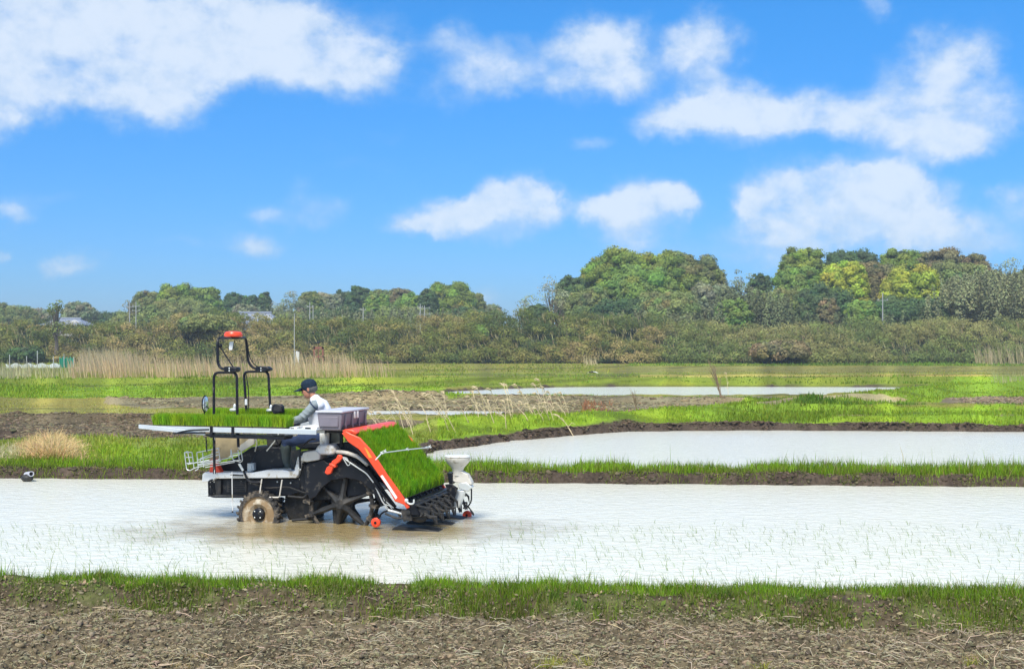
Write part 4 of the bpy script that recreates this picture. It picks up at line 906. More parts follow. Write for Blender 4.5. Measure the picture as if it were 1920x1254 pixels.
tag(r_, 'garden plot fence of thin posts with pale film and green netting', 'fence')
# drain pipe
X, Y = W(57, 893, .1); r_ = empty('drain_pipe', (float(X), float(Y), .05))
mb = MB(); P_ = []; n = 20
ax = Vector((.55, -.75, .12)).normalized(); c0 = Vector((0, 0, .16))
prof = [(.062, -.5), (.085, -.5), (.085, .12), (.062, .12), (.062, -.4)]
mb.lathe([(.085, -.5), (.085, .12), (.065, .12), (.063, -.42)], (0, 0, 0), n=20)
o = mb.build('pipe', M_LID, r_); o.rotation_euler = ax.to_track_quat('Z', 'Y').to_euler(); o.location = c0
MB().ellipsoid((-.12, .05, .03), (.2, .15, .12)).build('mud_mound', M_MUDDY, r_)
r_.scale = (.62, .62, .62); tag(r_, 'short pale drain pipe poking out of the muddy bank at left', 'pipe')
# bird flying low over the far fields
Y = 84.; x = (1112-960)*Y/F; z = CH+(HOR-698)*Y/F
M_BW = mat('white_feathers', (.8,.8,.8), .8); M_BB = mat('black_feathers', (.02,.02,.025), .7)
r_ = empty('bird', (x, Y, z)); MB().capsule([(-.2, 0, 0), (-.08, 0, .03), (.08, 0, .02), (.22, 0, -.01)], [.03, .07, .06, .02], 10).ellipsoid((-.25, 0, .02), (.06, .045, .045)).build('body', M_BB, r_, remesh=.012)
for s in (-1, 1):
    mb = MB(); pl = [(-.1, .03), (.12, .03), (.1, .24), (.0, .42), (-.08, .3)]
    V = [(a, s*b, .07-.55*b*b*1.2) for a, b in pl]+[(a, s*b, .05-.55*b*b*1.2) for a, b in pl]
    mb.add(V, [tuple(range(5)), tuple(range(9, 4, -1))]+[(i, i+5, (i+1) % 5+5, (i+1) % 5) for i in range(5)])
    w_ = mb.build('wing', M_BW, r_); w_.rotation_euler = (0, 0, R(60))
tag(r_, 'black and white bird flying low over the far fields', 'bird')
# ------------------------------------------------------------ the rice transplanter (local frame: x to its rear, y away from the camera, z up)
YAW = R(14.0); WID = 1.85
wx, wy = W(487, 978, 0)
def rot(x, y): return x*math.cos(YAW)+y*math.sin(YAW), -x*math.sin(YAW)+y*math.cos(YAW)
dx_, dy_ = rot(0, .42); M0 = (wx-dx_, wy-dy_)
TR = empty('rice_transplanter', (M0[0], M0[1], 0), -YAW)
tag(TR, 'red white and black riding rice transplanter working in the flooded paddy', 'rice transplanter')
def P(u, v, d):
    a, b = (u-960)/F, 1.0; cx, cy = -M0[0], -M0[1]
    lx = lambda x, y: x*math.cos(YAW)-y*math.sin(YAW); ly = lambda x, y: x*math.sin(YAW)+y*math.cos(YAW)
    t = (d-ly(cx, cy))/ly(a, b)
    return Vector((lx(cx, cy)+t*lx(a, b), d, CH-t*(v-HOR)/F))
def PL(L_, d=None): return [P(p[0], p[1], p[2] if len(p) > 2 else d) for p in L_]
def slab(nm, L_, d0, d1, m, parent=TR, bevel=.012, dref=None):
    q = [(p.x, p.z) for p in PL(L_, d0 if dref is None else dref)]; return MB().prism(q, d0, d1).build(nm, m, parent, bevel=bevel)
def rod(nm, L_, r, m, d=None, parent=TR, rnd=.06, n=8):
    return MB().tube(rounded(PL(L_, d), rnd), r, n).build(nm, m, parent)
NB, FB = .45, 1.4          # near and far side of the body
# platform and step
slab('platform', [(379,889),(383,885.5),(404,886),(470,886.5),(500,881),(530,881),(546,884),(552,882),(557,857),(561,855),(598,850),(600,861),(572,863),(566,866),(559,890),(555,896),(402,897),(398,902),(378,904)], NB, FB, M_WHITE, bevel=.014)
slab('floor_mat', [(468,886),(482,878),(500,874),(550,873),(551,886)], .9, FB-.06, M_BEIGE)
# chassis below
slab('chassis', [(396,897),(556,897),(560,870),(600,864),(640,862),(690,880),(720,910),(700,925),(640,935),(590,940),(560,925),(540,930),(392,929),(394,900)], NB+.1, FB-.1, M_BLACK, bevel=.02)
slab('engine_block', [(478,850),(498,836),(530,838),(534,876),(476,886),(462,880)], .68, 1.18, M_BLACK, bevel=.03)
slab('front_bonnet', [(404,884),(408,872),(440,858),(470,838),(520,834),(528,850),(522,874),(490,884),(450,886)], .72, 1.12, M_BLACK, bevel=.03)
slab('headlight', [(466,869),(475,868),(476,882),(465,882)], .6, .72, M_STEEL, bevel=.01)
MB().lathe([(.02, 0), (.045, 0), (.045, .12), (.02, .12)], P(469, 883, .62)).build('drink_can', M_STEEL, TR)
# leaning board in front
q = [P(394,866,.9), P(394,842,.9), P(436,814,.9), P(477,818,.9), P(474,833,.9)]
slab('front_board', [(400,870),(392,862),(404,820),(476,818),(476,831)], .62, .66, M_WOOD, bevel=.004)
slab('hood_panel', [(445,838),(473,818),(478,820),(476,832),(452,847)], .56, .6, M_BEIGE, bevel=.004)
slab('side_marker', [(392,887),(394,862),(401,860),(414,887)], .5, .62, M_RED, bevel=.015)
slab('side_marker', [(393,886),(396,870),(404,867),(412,886)], 1.22, 1.34, M_RED, bevel=.015)
# front guard
rod('front_guard', [(399,899),(391,902),(392,912),(392,928),(400,931),(470,931)], .016, M_BLACK, .45)
rod('front_guard', [(399,899),(391,902),(392,912),(392,928),(400,931),(470,931)], .016, M_BLACK, 1.3)
rod('guard_bar', [(392,929,.45),(393,925,1.3)], .016, M_BLACK); rod('guard_bar', [(393,905,.45),(403,925,.5)], .014, M_BLACK)
slab('radiator_panel', [(402,899),(414,899),(414,927),(404,927)], .5, .53, M_MUDDY)
rod('handrail', [(433,890,.42),(456,891,.42)], .012, M_BLACK)
rod('step_loop', [(491,898),(488,918),(488,932),(524,932),(526,918),(529,899)], .011, M_BEIGE, .38, rnd=.03)
rod('guide_rod', [(435,884),(435.5,925),(436,958)], .007, M_WHITE, .36, n=6)
MB().ellipsoid(P(436,959,.36), (.014,.014,.014)).build('guide_rod_tip', M_BLACK, TR)
rod('support_strut', [(446,868),(454,876),(463,897),(470,904),(492,904)], .02, M_BLACK, .42)
slab('strut_label', [(446,870),(450,868),(457,881),(454,883)], .385, .395, M_STEEL, bevel=0)
for (u, v) in ((402,903),(402,924),(560,878),(563,898),(566,905),(563,880),(598,870),(545,905),(520,903),(580,905),(470,905),(452,903),(600,890),(608,915)): MB().ellipsoid(P(u, v, .355 if u < 570 and v < 882 else .54), (.014, .012, .014), nu=8, nv=6).build('bolt', M_STEEL, TR)  # steel bolts, also added as small white reflections on the dark chassis
slab('louvre_panel', [(425,902),(462,902),(462,922),(425,922)], .528, .545, M_MUDDY, bevel=.004)
for i in range(4): slab('louvre', [(428,905+4.2*i),(459,905+4.2*i),(459,906.6+4.2*i),(428,906.6+4.2*i)], .515, .527, M_BLACK, bevel=0)
rod('fuel_hose', [(470,905,.5),(500,915,.48),(540,912,.5),(575,925,.48),(600,905,.48)], .011, M_MUDDY)
rod('hydraulic_hose', [(566,868,.5),(580,880,.44),(590,900,.46),(584,925,.5)], .013, M_BLACK)
rod('wiring', [(402,888,.1),(404,850,.14),(402,812,.1)], .006, M_STEEL, n=5)
slab('seat_mount', [(545,846),(560,842),(563,856),(556,858),(551,880),(546,880)], .6, .62, M_MUDDY, bevel=.004)
# wire marker rack at the front
def wire(nm, paths, r=.007, m=M_STEEL):
    mb = MB()
    for p in paths: mb.tube(rounded(PL(p), .02, 3), r, 6)
    return mb.build(nm, m, TR)
RK = .28
wire('wire_rack', [
  [(346,848,RK),(350,880,RK),(356,882,RK),(365,877,RK),(394,870,RK),(452,862,RK)], [(346,848,RK),(360,847,RK),(364,878,RK)],
  [(369,848,RK),(372,879,RK),(366,882,RK)], [(369,848,RK),(410,840,RK),(413,865,RK)], [(370,862,RK),(412,852,RK)], [(371,872,RK),(413,864,RK)],
  [(376,859,RK),(376,867,RK),(412,861,RK)], [(376,859,RK),(411,846,RK)], [(380,848,RK),(382,876,RK)], [(349,857,RK),(362,857,RK)], [(350,868,RK),(363,867,RK)],
  [(433,842,RK+.1),(437,862,RK+.1),(452,866,RK+.1),(455,863,RK+.1),(452,845,RK+.1)], [(446,843,RK+.1),(449,863,RK+.1)], [(433,843,RK+.1),(433,855,RK+.1)],
  [(372,870,RK),(436,857,RK+.1)], [(385,876,RK),(440,866,RK+.1)], [(437,850,RK+.1),(453,848,RK+.1)]])
wire('wire_rack', [[(352,870,1.3),(392,862,1.3),(450,852,1.3)], [(346,848,RK),(352,846,1.3),(356,868,1.3)], [(410,840,RK),(418,838,1.3),(420,858,1.3)]])
# seedling rails at both sides
def rails(d0, d1, near):
    z = P(540, 804, 0).z; xa, xb = P(286, 798, 0).x, P(594, 803, 0).x
    t = MB(); t.prism([(xa, z-.062), (xb, z-.075), (xb, z+.0), (xa+.02, z+.012)], d0, d0+.022); t.prism([(xa, z-.062), (xb, z-.075), (xb, z+.0), (xa+.02, z+.012)], d1-.022, d1)
    t.box((xa+.01, d0+.024, z-.02), (xb-.01, d1-.024, z-.005))
    rl = t.build('seedling_rail', M_ALU, TR, bevel=.004)
    e = MB(); xf = P(263, 797, 0).x
    e.prism([(xf, z-.03), (xa+.9, z-.115), (xa+.9, z-.08), (xf+.3, z+.015), (xf, z+.03)], d0-.03, d0-.004)
    e.build('rail_extension', M_ALU, TR, bevel=.004)
    b = MB(); zb = z-.075
    b.tube(rounded([Vector((xa+.42, d0-.05, zb-.02)), Vector((xa+.62, d0-.05, zb+.03)), Vector((xa+.98, d0-.05, zb+.05))], .08), .012, 6)
    b.tube([Vector((xa+.38, d0-.05, zb-.02)), Vector((xa+.92, d0-.05, zb+.0))], .012, 6)
    b.prism([(xa+.84, zb-.03), (xb-.5, zb-.04), (xb-.52, zb-.085), (xa+.98, zb-.075)], d0+.02, d1-.02)
    for x_ in (xa+1.0, xa+1.35): b.box((x_-.02, d0-.02, zb-.04), (x_+.02, d0-.004, z+.02))
    b.build('rail_bracket', M_BLACK, TR)
    return z, xa, xb
z_r, xa, xb = rails(-.02, .3, True); rails(1.56, 1.88, False)
M_SEED = mat('seedling_leaves', (.1,.3,.02), .55, spec=.3, attr=True, transl=.4)
def seedling_mat(loc_fn, L_, Wd, nb, hmin, hmax, label, group, rz, tiltv=None, ridge=0.0, up=Vector((0, 0, 1)), ax=Vector((1, 0, 0)), thick=.03, origin=None, colr=(.2,.42,.015), lean=.25, soilm=None):
    """mat of rice seedlings: ax = long axis, y = width, up = normal; origin is the near lower start corner (local machine frame)"""
    root = empty('seedling_mat', (0, 0, 0)); n_ = ax.cross(Vector((0, 1, 0))); n_ = n_ if n_.z > 0 else -n_
    def to(a, b, c): return origin+ax*a+Vector((0, 1, 0))*b+n_*c
    mb = MB(); cs = [to(a, b, c) for c in (0, thick) for a, b in ((0, 0), (L_, 0), (L_, Wd), (0, Wd))]
    mb.add(cs, [(0, 3, 2, 1), (4, 5, 6, 7), (0, 1, 5, 4), (1, 2, 6, 5), (2, 3, 7, 6), (3, 0, 4, 7)])
    mb.build('soil_block', soilm or M_SOIL, root, bevel=.004)
    a = rng.random(nb)*L_; b = rng.random(nb)*Wd
    o_ = np.array(origin)[None]+np.array(ax)[None]*a[:, None]+np.array([[0, 1, 0]])*b[:, None]+np.array(n_)[None]*thick*.8
    h = rng.uniform(hmin, hmax, nb)*(1+ridge*np.sin(a*21+b*9+vn(a*6, b*6+origin[1]*7)*5))
    if ridge: h = h*(.32+.72*np.sin(np.pi*b/Wd)**.8)*(.7+.6*fbm(a+origin[1]*3, b, .09, 3))
    c = jitter(colr, nb, .5, .12); lt = rng.random(nb) < .2; c[lt] = np.clip(c[lt]*1.8, 0, .8); c[:, 0] *= .8+.9*fbm(a, b+origin[1], .12, 3)
    bl = blades('seedlings', o_[:, 0], o_[:, 1], o_[:, 2], h, .0062, c, lean, .3, mats=M_SEED, parent=root, tilt=tiltv)
    root.location = (M0[0], M0[1], 0); root.rotation_euler = (0, 0, -YAW)
    # put the empty at the thing's base
    off = np.array(origin); root.location = (M0[0]+rot(off[0], off[1])[0], M0[1]+rot(off[0], off[1])[1], off[2])
    for ch in root.children:
        n = len(ch.data.vertices); co = np.empty(n*3, np.float32); ch.data.vertices.foreach_get('co', co); co = co.reshape(-1, 3)-off.astype(np.float32); ch.data.vertices.foreach_set('co', co.ravel()); ch.data.update()
    return tag(root, label, 'seedling mat', group)
ord_ = ['front end', 'second from the front', 'third from the front', 'rear end']
x0m = P(286, 798, 0).x; x1m = P(538, 800, 0).x; Lm = (x1m-x0m)/4
for side, (d, nm) in enumerate(((.01, 'near'), (1.59, 'far'))):
    for i in range(4):
        lab = ('green rice seedling mat on the near side rail, %s' if side == 0 else 'green rice seedling mat on the far side rail behind the hoops, %s') % ord_[i]
        seedling_mat(None, Lm-.012, .25, 6500, .14, .2, lab, 'rice seedling mats on the side rails', 0, origin=Vector((x0m+i*Lm, d, z_r-.004)), lean=.3)
# hoops carrying the antenna
def hoop(L_, d, nm='frame_hoop', r=.021, parent=TR): return MB().tube(rounded(PL(L_, d), .09, 6), r, 10).build(nm, M_BLACK, parent)
hoop([(402,888),(401,780),(401,698.5),(444,698),(445,790),(447,838)], .12)
hoop([(463,790),(460,740),(457,697),(503,696),(508,790),(508,800)], 1.62)
hoop([(444,780,.12),(470,778,1.62)][:2], None, 'cross_bar', .016) if False else MB().tube(PL([(444,812,.12),(470,800,1.62)]), .018, 8).build('cross_bar', M_BLACK, TR)
MB().tube(PL([(386,818,.2),(388,848,.2)]), .01, 6).build('stay', M_BLACK, TR)
MB().tube(rounded(PL([(424,693,.12),(413,690,.14),(408,680,.14),(408,634,.16),(438,633.5,.87),(461,633,1.58),(465,678,1.6),(474,690,1.6),(488,692,1.62)]), .1, 6), .021, 10).build('antenna_frame', M_BLACK, TR)
MB().tube(PL([(412,649,.2),(437,688,.14)]), .011, 6).ellipsoid(P(411,648,.2), (.05,.04,.035)).build('brace_rod', M_BLACK, TR)
rod('cable', [(463,640,1.56),(468,670,1.58),(476,683,1.6),(486,689,1.6)], .008, M_BLACK, n=5)
rod('cable', [(461,700,1.6),(466,730,1.6),(466,768,1.62),(468,775,1.62)], .008, M_BLACK, n=5)
slab('cable_label', [(459,748),(463,748),(463,759),(459,759)], 1.56, 1.58, M_WHITE, bevel=0)
for (pl, d) in (([(418,689),(421,687),(442,688),(444.5,690),(444,696),(440,698),(420,698)], .06), ([(478,688),(482,686.5),(500,687),(506,691),(505,695),(496,697),(478,696)], 1.55)):
    c_ = slab('hinge_clamp', pl, d, d+.13, M_BLACK, bevel=.015)
    cx = sum(p[0] for p in pl)/len(pl)-3; mb = MB(); q = P(cx, 690.5, d-.003); mb.ellipsoid(q, (.012,.006,.012)); q = P(cx, 695, d-.003); mb.ellipsoid(q, (.012,.006,.012)); mb.build('bolt', M_STEEL, c_)
cc = P(437.5, 631.5, .87)
dm = MB().lathe([(.02, .0), (.135, .0), (.145, .02), (.142, .045), (.125, .075), (.08, .088), (.01, .09)], cc, n=32).build('antenna_dome', M_RED, TR)
MB().lathe([(.02, -.03), (.115, -.03), (.12, -.002), (.02, -.002)], cc, n=28).build('dome_base', M_BLACK, dm)
MB().prism([(p.x, p.z) for p in PL([(431,641),(438,640),(436,656),(429,656)], .87)], .86, .87).build('tag_card', M_WHITE, TR)
rod('hanging_cord', [(428,634,.8),(427,645,.84),(429,656,.86)], .005, M_BLACK, n=5); rod('hanging_cord', [(441,634,.9),(438,646,.88),(436,656,.87)], .005, M_BLACK, n=5)
# mirrors
def mirror(c, rx, rz, d, stalk, yawm, face=True):
    mb = MB(); mb.ellipsoid((0, 0, 0), (rx, .02, rz), nu=20, nv=14); o = mb.build('mirror', M_BLACK, TR); o.location = P(*c, d); o.rotation_euler = (0, 0, yawm)
    MB().ellipsoid((0, .014 if not face else -.012, 0), (rx*.86, .013, rz*.88), nu=20, nv=12).build('mirror_glass', M_GLASS, o)
    rod('mirror_stalk', stalk, .01, M_BLACK, d)
mirror((384.5,757), .085, .13, .1, [(383,764),(383,800),(384,812)], R(84))
rod('mirror_arm', [(385,759),(392,766)], .009, M_BLACK, .1)
slab('display_unit', [(508,771),(509,761),(513,757.5),(525,757.5),(530,761),(531,773),(512,776)], 1.5, 1.58, M_BLACK, bevel=.02)
slab('display_screen', [(513,770),(514,762),(516,760.5),(524,760.5),(527,763),(528,771)], 1.492, 1.498, M_MUDDY, bevel=0)
for p, d in (((437,768), .3), ((505,769), 1.6)): MB().ellipsoid(P(*p, d), (.06, .03, .025)).ellipsoid(P(p[0]+3, p[1]-5, d), (.025, .02, .05)).build('clamp_knob', M_STEEL, TR)
# steering column, wheel, levers
rod('steering_column', [(520,868,.93),(536,812,.93)], .035, M_BLACK)
sw = MB(); cst = P(540, 803, .93); N_ = 32
ring = [cst+Vector((.19*math.cos(t)*.93, .19*math.sin(t), .19*math.cos(t)*.36)) for t in np.linspace(0, 2*math.pi, N_+1)]
sw.tube(ring, .016, 8, cap=False); [sw.tube([cst, ring[i]], .011, 6) for i in (4, 15, 26)]; sw.build('steering_wheel', M_BLACK, TR)
slab('dashboard', [(498,812),(530,808),(536,816),(522,836),(500,836)], .7, 1.16, M_MUDDY, bevel=.02)
rod('lever', [(524,838,.6),(514,818,.55),(509,810,.52)], .011, M_BLACK); MB().ellipsoid(P(509,809,.52), (.025,.025,.03)).build('lever_knob', M_STEEL, TR)
rod('lever', [(478,846,.5),(482,830,.5),(479,820,.5)], .01, M_BEIGE); rod('lever', [(500,845,.62),(516,826,.6),(523,812,.58)], .01, M_STEEL)
rod('side_panel_bar', [(560,806,.3),(556,815,.3),(535,816,.35)], .02, M_WHITE)
slab('control_panel', [(537,801),(556,800),(557,806),(537,806)], .1, .4, M_WHITE, bevel=.01); slab('control_panel', [(567,798),(594,800),(594,806),(567,804)], .1, .4, M_WHITE, bevel=.01)
slab('clip', [(545,802),(551,802),(551,805),(545,805)], .085, .095, M_BLACK, bevel=0); slab('clip', [(572,801),(582,801.5),(582,804),(572,803.5)], .085, .095, M_BLACK, bevel=0)
# seat
slab('seat', [(553,836),(560,830),(606,826),(610,834),(604,842),(566,843)], .68, 1.2, M_BLACK, bevel=.03)
slab('seat_back', [(606,830),(616,800),(622,800),(618,834),(612,838)], .7, 1.18, M_BLACK, bevel=.03)
rod('seat_handrail', [(592,823),(583,823),(562,841),(562,858),(563,880)], .016, M_BLACK, .42)
slab('seat_base', [(562,846),(606,842),(604,860),(562,866)], .6, 1.25, M_MUDDY, bevel=.02)
# white blower tank behind the seat
tk = MB().lathe([(.02, -.16), (.07, -.16), (.075, .0), (.07, .01), (.02, .01)], P(608.5, 813, .6)).build('tank_neck', M_WHITE, TR)
slab('tank', [(590,843),(596,834),(622,834),(628,843),(628,851),(616,853),(592,852)], .42, .8, M_WHITE, bevel=.03)
slab('rear_fender', [(563,863),(568,848),(592,844),(600,852),(599,862),(575,866)], .4, .7, M_BEIGE, bevel=.015)
rod('duct', [(626,846,.5),(648,848,.45),(672,856,.4),(690,872,.4)], .03, M_BEIGE)
# wheels
def wheel_front(u, v, d, Rr):
    c = P(u, v, d); mb = MB(); w = .12
    pr = [(Rr*.76, -w*.5), (Rr*.84, -w*.58), (Rr*.93, -w*.5), (Rr*.95, 0), (Rr*.93, w*.5), (Rr*.84, w*.58), (Rr*.76, w*.5)]
    n = 48; V = []
    for r, h in pr:
        for j in range(n): t = 2*math.pi*j/n; V.append((r*math.cos(t), h, r*math.sin(t)))
    k = len(pr); Fc = [(i*n+j, i*n+(j+1) % n, ((i+1) % k)*n+(j+1) % n, ((i+1) % k)*n+j) for i in range(k) for j in range(n)]; mb.add(V, Fc)
    for j in range(22):
        for s in (-1, 1):
            t = 2*math.pi*(j+.5*(s > 0))/22; a = Vector((math.cos(t), 0, math.sin(t))); b = Vector((-math.sin(t), 0, math.cos(t)))
            q = [a*rr+b*bb+Vector((0, yy, 0)) for yy, sh in ((s*.01, .015), (s*w*.62, -.015)) for rr in (Rr*.88, Rr*1.03) for bb in (sh-.017, sh+.017)]
            mb.add(q, [(0, 1, 3, 2), (4, 6, 7, 5), (0, 2, 6, 4), (1, 5, 7, 3), (2, 3, 7, 6), (0, 4, 5, 1)])
    root = empty('front_wheel', c, 0, TR)
    mb.build('tyre', M_RUBBER, root)
    MB().lathe([(.02, .0), (Rr*.3, -.01), (Rr*.45, -.05), (Rr*.7, -.035), (Rr*.79, -.062), (Rr*.79, .06), (Rr*.7, .04), (.02, .03)], (0, 0, 0), 'y', 40).build('rim', M_RIM, root)
    h = MB().lathe([(.02, -.075), (Rr*.2, -.075), (Rr*.27, -.06), (Rr*.28, .0), (.02, .0)], (0, 0, 0), 'y', 28)
    h.build('hub', M_BLACK, root); bt = MB()
    for j in range(4): t = R(45+90*j); bt.ellipsoid((Rr*.19*math.cos(t), -.078, Rr*.19*math.sin(t)), (.012, .008, .012))
    bt.build('hub_bolts', M_STEEL, root)
wheel_front(487, 963, .42, .345); wheel_front(500, 960, 1.36, .345)
def wheel_rear(u, v, d, Rr, a0):
    c = P(u, v, d); root = empty('rear_wheel', c, 0, TR); n = 56
    mb = MB(); ring = [Vector((Rr*.88*math.cos(t), 0, Rr*.88*math.sin(t))) for t in np.linspace(0, 2*math.pi, n+1)]; mb.tube(ring, .034, 8, cap=False)
    for j in range(16):
        t = 2*math.pi*j/16; a = Vector((math.cos(t), 0, math.sin(t))); b = Vector((-math.sin(t), 0, math.cos(t)))
        q = [a*rr+b*bb+Vector((0, yy, 0)) for yy in (-.09, .09) for rr, sh in ((Rr*.84, 0), (Rr*1.04, -.03)) for bb in (sh-.02, sh+.02)]
        mb.add(q, [(0, 1, 3, 2), (4, 6, 7, 5), (0, 2, 6, 4), (1, 5, 7, 3), (2, 3, 7, 6), (0, 4, 5, 1)])
    mb.build('lugged_tyre', M_RUBBER, root)
    mb = MB()
    for j in range(6):
        t = a0+2*math.pi*j/6; e = Vector((math.cos(t), 0, math.sin(t))); mb.tube([e*.06, e*.28*Rr, e*.55*Rr, e*Rr*.88], [.09, .045, .027+.022*(j % 2), .024], 7)
    mb.build('spokes', M_MUDDY, root)
    MB().lathe([(.02, -.08), (.07, -.08), (.12, -.03), (.12, .05), (.02, .06)], (0, 0, 0), 'y', 20).build('hub', M_MUDDY, root)
wheel_rear(640, 944, .5, .56, .35); wheel_rear(652, 940, 1.3, .56, .1)
slab('final_drive', [(618,925),(632,920),(660,935),(655,955),(636,985),(625,985),(622,955)], .55, .68, M_MUDDY, bevel=.02)
rod('axle_arm', [(600,905),(640,945)], .035, M_MUDDY, .62); rod('rear_axle', [(640,944,.5),(652,940,1.3)], .045, M_MUDDY)
rod('front_axle', [(487,963,.42),(500,960,1.36)], .05, M_MUDDY)
slab('axle_housing', [(535,905),(600,900),(608,930),(588,975),(540,975),(532,950)], .72, 1.1, M_MUDDY, bevel=.03)
rod('side_frame', [(586,905),(580,940),(582,972),(548,975)], .022, M_MUDDY, .5); rod('side_frame', [(540,930),(572,933),(586,905)], .018, M_MUDDY, .5)
slab('rear_guard', [(560,870),(600,860),(668,850),(700,870),(716,905),(700,900),(672,872),(640,868),(612,880),(596,905),(580,930),(562,920)], .52, 1.3, M_BLACK, bevel=.02)
slab('hydraulic_block', [(628,832),(668,826),(690,850),(690,872),(640,868),(622,850)], .62, 1.2, M_BLACK, bevel=.02)
for i in range(9):
    u0 = 620+i*8; rod('hydraulic_hose', [(u0-12,842+i,.5+.03*i),(u0+6,850+3*i,.45),(u0+22,872+4*i,.5),(u0+40,900+5*i,.55+.02*i)], .011, M_BLACK, n=6)
slab('wheel_cover', [(574,872),(606,862),(614,868),(650,862),(684,876),(706,900),(719,938),(712,944),(698,922),(676,902),(650,896),(622,900),(604,914),(592,932),(580,936),(570,915)], .375, .405, M_BLACK, bevel=.01)
# red grip arm and zinc linkage
slab('locking_arm', [(608,886),(612,876),(620,870),(622,864),(630,859),(633,852),(638,853),(642,858),(636,866),(629,871),(624,878),(620,888),(613,890)], .27, .33, M_RED, bevel=.012)
slab('arm_cuff', [(618,868),(630,873),(628,877),(616,871)], .255, .345, M_RED, bevel=.008)
rod('linkage_rod', [(644,857),(652,864),(687,887),(701,905),(717,940),(731,957)], .011, M_STEEL, .3, rnd=.04)
MB().tube(rounded(PL([(643,857),(650,858),(657,870),(652,873),(643,858)], .29), .02), .007, 6).build('linkage_hook', M_STEEL, TR)
rod('bumper_bar', [(728,956),(748,961),(762,966),(785,961),(798,957)], .018, M_STEEL, .12, rnd=.1)
mb = MB(); [mb.tube(rounded(PL(p, .24), .02), .008, 6) for p in ([(722,945),(731,948),(736,955),(730,959),(722,950)], [(724,940),(738,952)])]; mb.build('linkage_bracket', M_STEEL, TR)
slab('lift_arm', [(690,903),(708,904),(722,912),(724,918),(706,912),(690,907)], .4, .5, M_WHITE, bevel=.01)
slab('lift_arm', [(600,930),(640,922),(720,905),(724,915),(640,935),(604,942)], .85, .95, M_BLACK, bevel=.01)
for i, (a, b) in enumerate((((690,880),(742,950)), ((700,890),(765,950)), ((676,900),(735,955)), ((712,930),(705,960)))):
    rod('link_bar', [(*a, .35+.2*i), (*b, .35+.2*i)], .02, M_BLACK)
# rear seedling tray, red side panels
TOPN, BOTN = P(648, 812, 0), P(764, 944, 0)
axd = (BOTN-TOPN); LT = axd.length; axd.normalize(); nrm = Vector((-axd.z, 0, axd.x)); nrm = nrm if nrm.z > 0 else -nrm
base = MB(); a = TOPN-nrm*.02
V = [a+Vector((0, y, 0))+axd*s+nrm*h for h in (0, -.03) for s, y in ((.05, .0), (LT, .0), (LT, WID), (.05, WID))]
base.add(V, [(0, 1, 2, 3), (4, 7, 6, 5), (0, 4, 5, 1), (1, 5, 6, 2), (2, 6, 7, 3), (3, 7, 4, 0)]); tray = base.build('seedling_tray', M_BLACK, TR, bevel=.004)
RP = [(640,812),(648,807.5),(656,812),(674,820),(694,842),(708,862),(726,890),(748,920),(760,938),(764,944),(768,951),(762,954),(757,946),(740,940),(728,917),(708,888),(690,862),(672,842),(652,828),(645,818)]
slab('side_panel', RP, -.045, -.004, M_RED, bevel=.012); 
PF = [(p.x, p.z) for p in PL(RP, 0)]
MB().prism(PF, WID+.004, WID+.045).build('side_panel', M_RED, TR, bevel=.012)
slab('panel_stripe', [(713,892),(717,890),(745,932),(742,936)], -.052, -.046, M_WHITE, bevel=0)
slab('maker_plate', [(683,838),(688,842),(698,858),(692,858)], -.050, -.046, mat('orange_decal', (.8,.3,.03), .5), bevel=0)
for y0 in (0., .62, 1.24):
    t0 = P(640, 809, 0); q = MB(); x_, z_ = t0.x, t0.z
    q.prism([(x_, z_+.01), (x_+.05, z_+.035), (x_+.16, z_+.035), (x_+.24, z_-.01), (x_+.22, z_-.05), (x_+.14, z_-.02), (x_+.08, z_-.04)], y0+.01, y0+.6); q.build('top_cover', M_RED, TR, bevel=.015)
lab6 = ['nearest the red side panel', 'second from the red side panel', 'third from the red side panel', 'fourth from the red side panel', 'next to the farthest', 'farthest from the camera']
pw = WID/6
for i in range(6):
    org = TOPN+axd*.2+nrm*.005+Vector((0, i*pw+.012, 0))
    tl = Vector((.5, 0, .15))-Vector((0, 0, 0))
    seedling_mat(None, LT-.27, pw-.022, 9500, .13, .22, 'green seedling mat on the sloping rear tray, '+lab6[i], 'rice seedling mats on the rear tray', 0, ax=axd, origin=org, tiltv=(.12, 0, .2), ridge=.12, colr=(.16,.38,.01), lean=.22)
for i in range(1, 6):
    q = MB(); a = TOPN+axd*.1+Vector((0, i*pw-.006, 0)); V = [a+Vector((0, y, 0))+axd*s+nrm*h for h in (-.01, .035) for s, y in ((0, 0), (LT-.12, 0), (LT-.12, .01), (0, .01))]
    q.add(V, [(0, 3, 2, 1), (4, 5, 6, 7), (0, 1, 5, 4), (1, 2, 6, 5), (2, 3, 7, 6), (3, 0, 4, 7)]); q.build('tray_divider', M_BLACK, tray)
# retaining rod across the mats
rt = MB(); pA = P(704, 862, -.05); zz = P(722, 847, .05)
rt.tube(PL([(704,862,-.05),(716,849,.02),(765,842.5,.85),(805,838.5,1.72)]), .009, 7)
for (u, v, d) in ((716,849,.02),(722,846,.06),(764,842.5,.85),(800,839.5,1.66),(806,837.5,1.76)): rt.tube(PL([(u-2.5, v-1.5, d), (u+2.5, v+1.5, d)]), .012, 6); rt.tube(PL([(u, v, d), (u+1, v-4, d)]), .006, 5)
rt.build('retaining_rod', M_STEEL, TR)
mb = MB(); mb.tube(rounded(PL([(760,938),(768,945),(776,944),(776,936)], -.06), .04), .013, 8); mb.ellipsoid(P(762,938,-.06), (.03,.02,.03)); mb.build('tray_hook', M_STEEL, TR)
slab('tray_skirt', [(760,942),(774,942),(786,966),(764,964)], .0, WID, M_BLACK, bevel=.004)
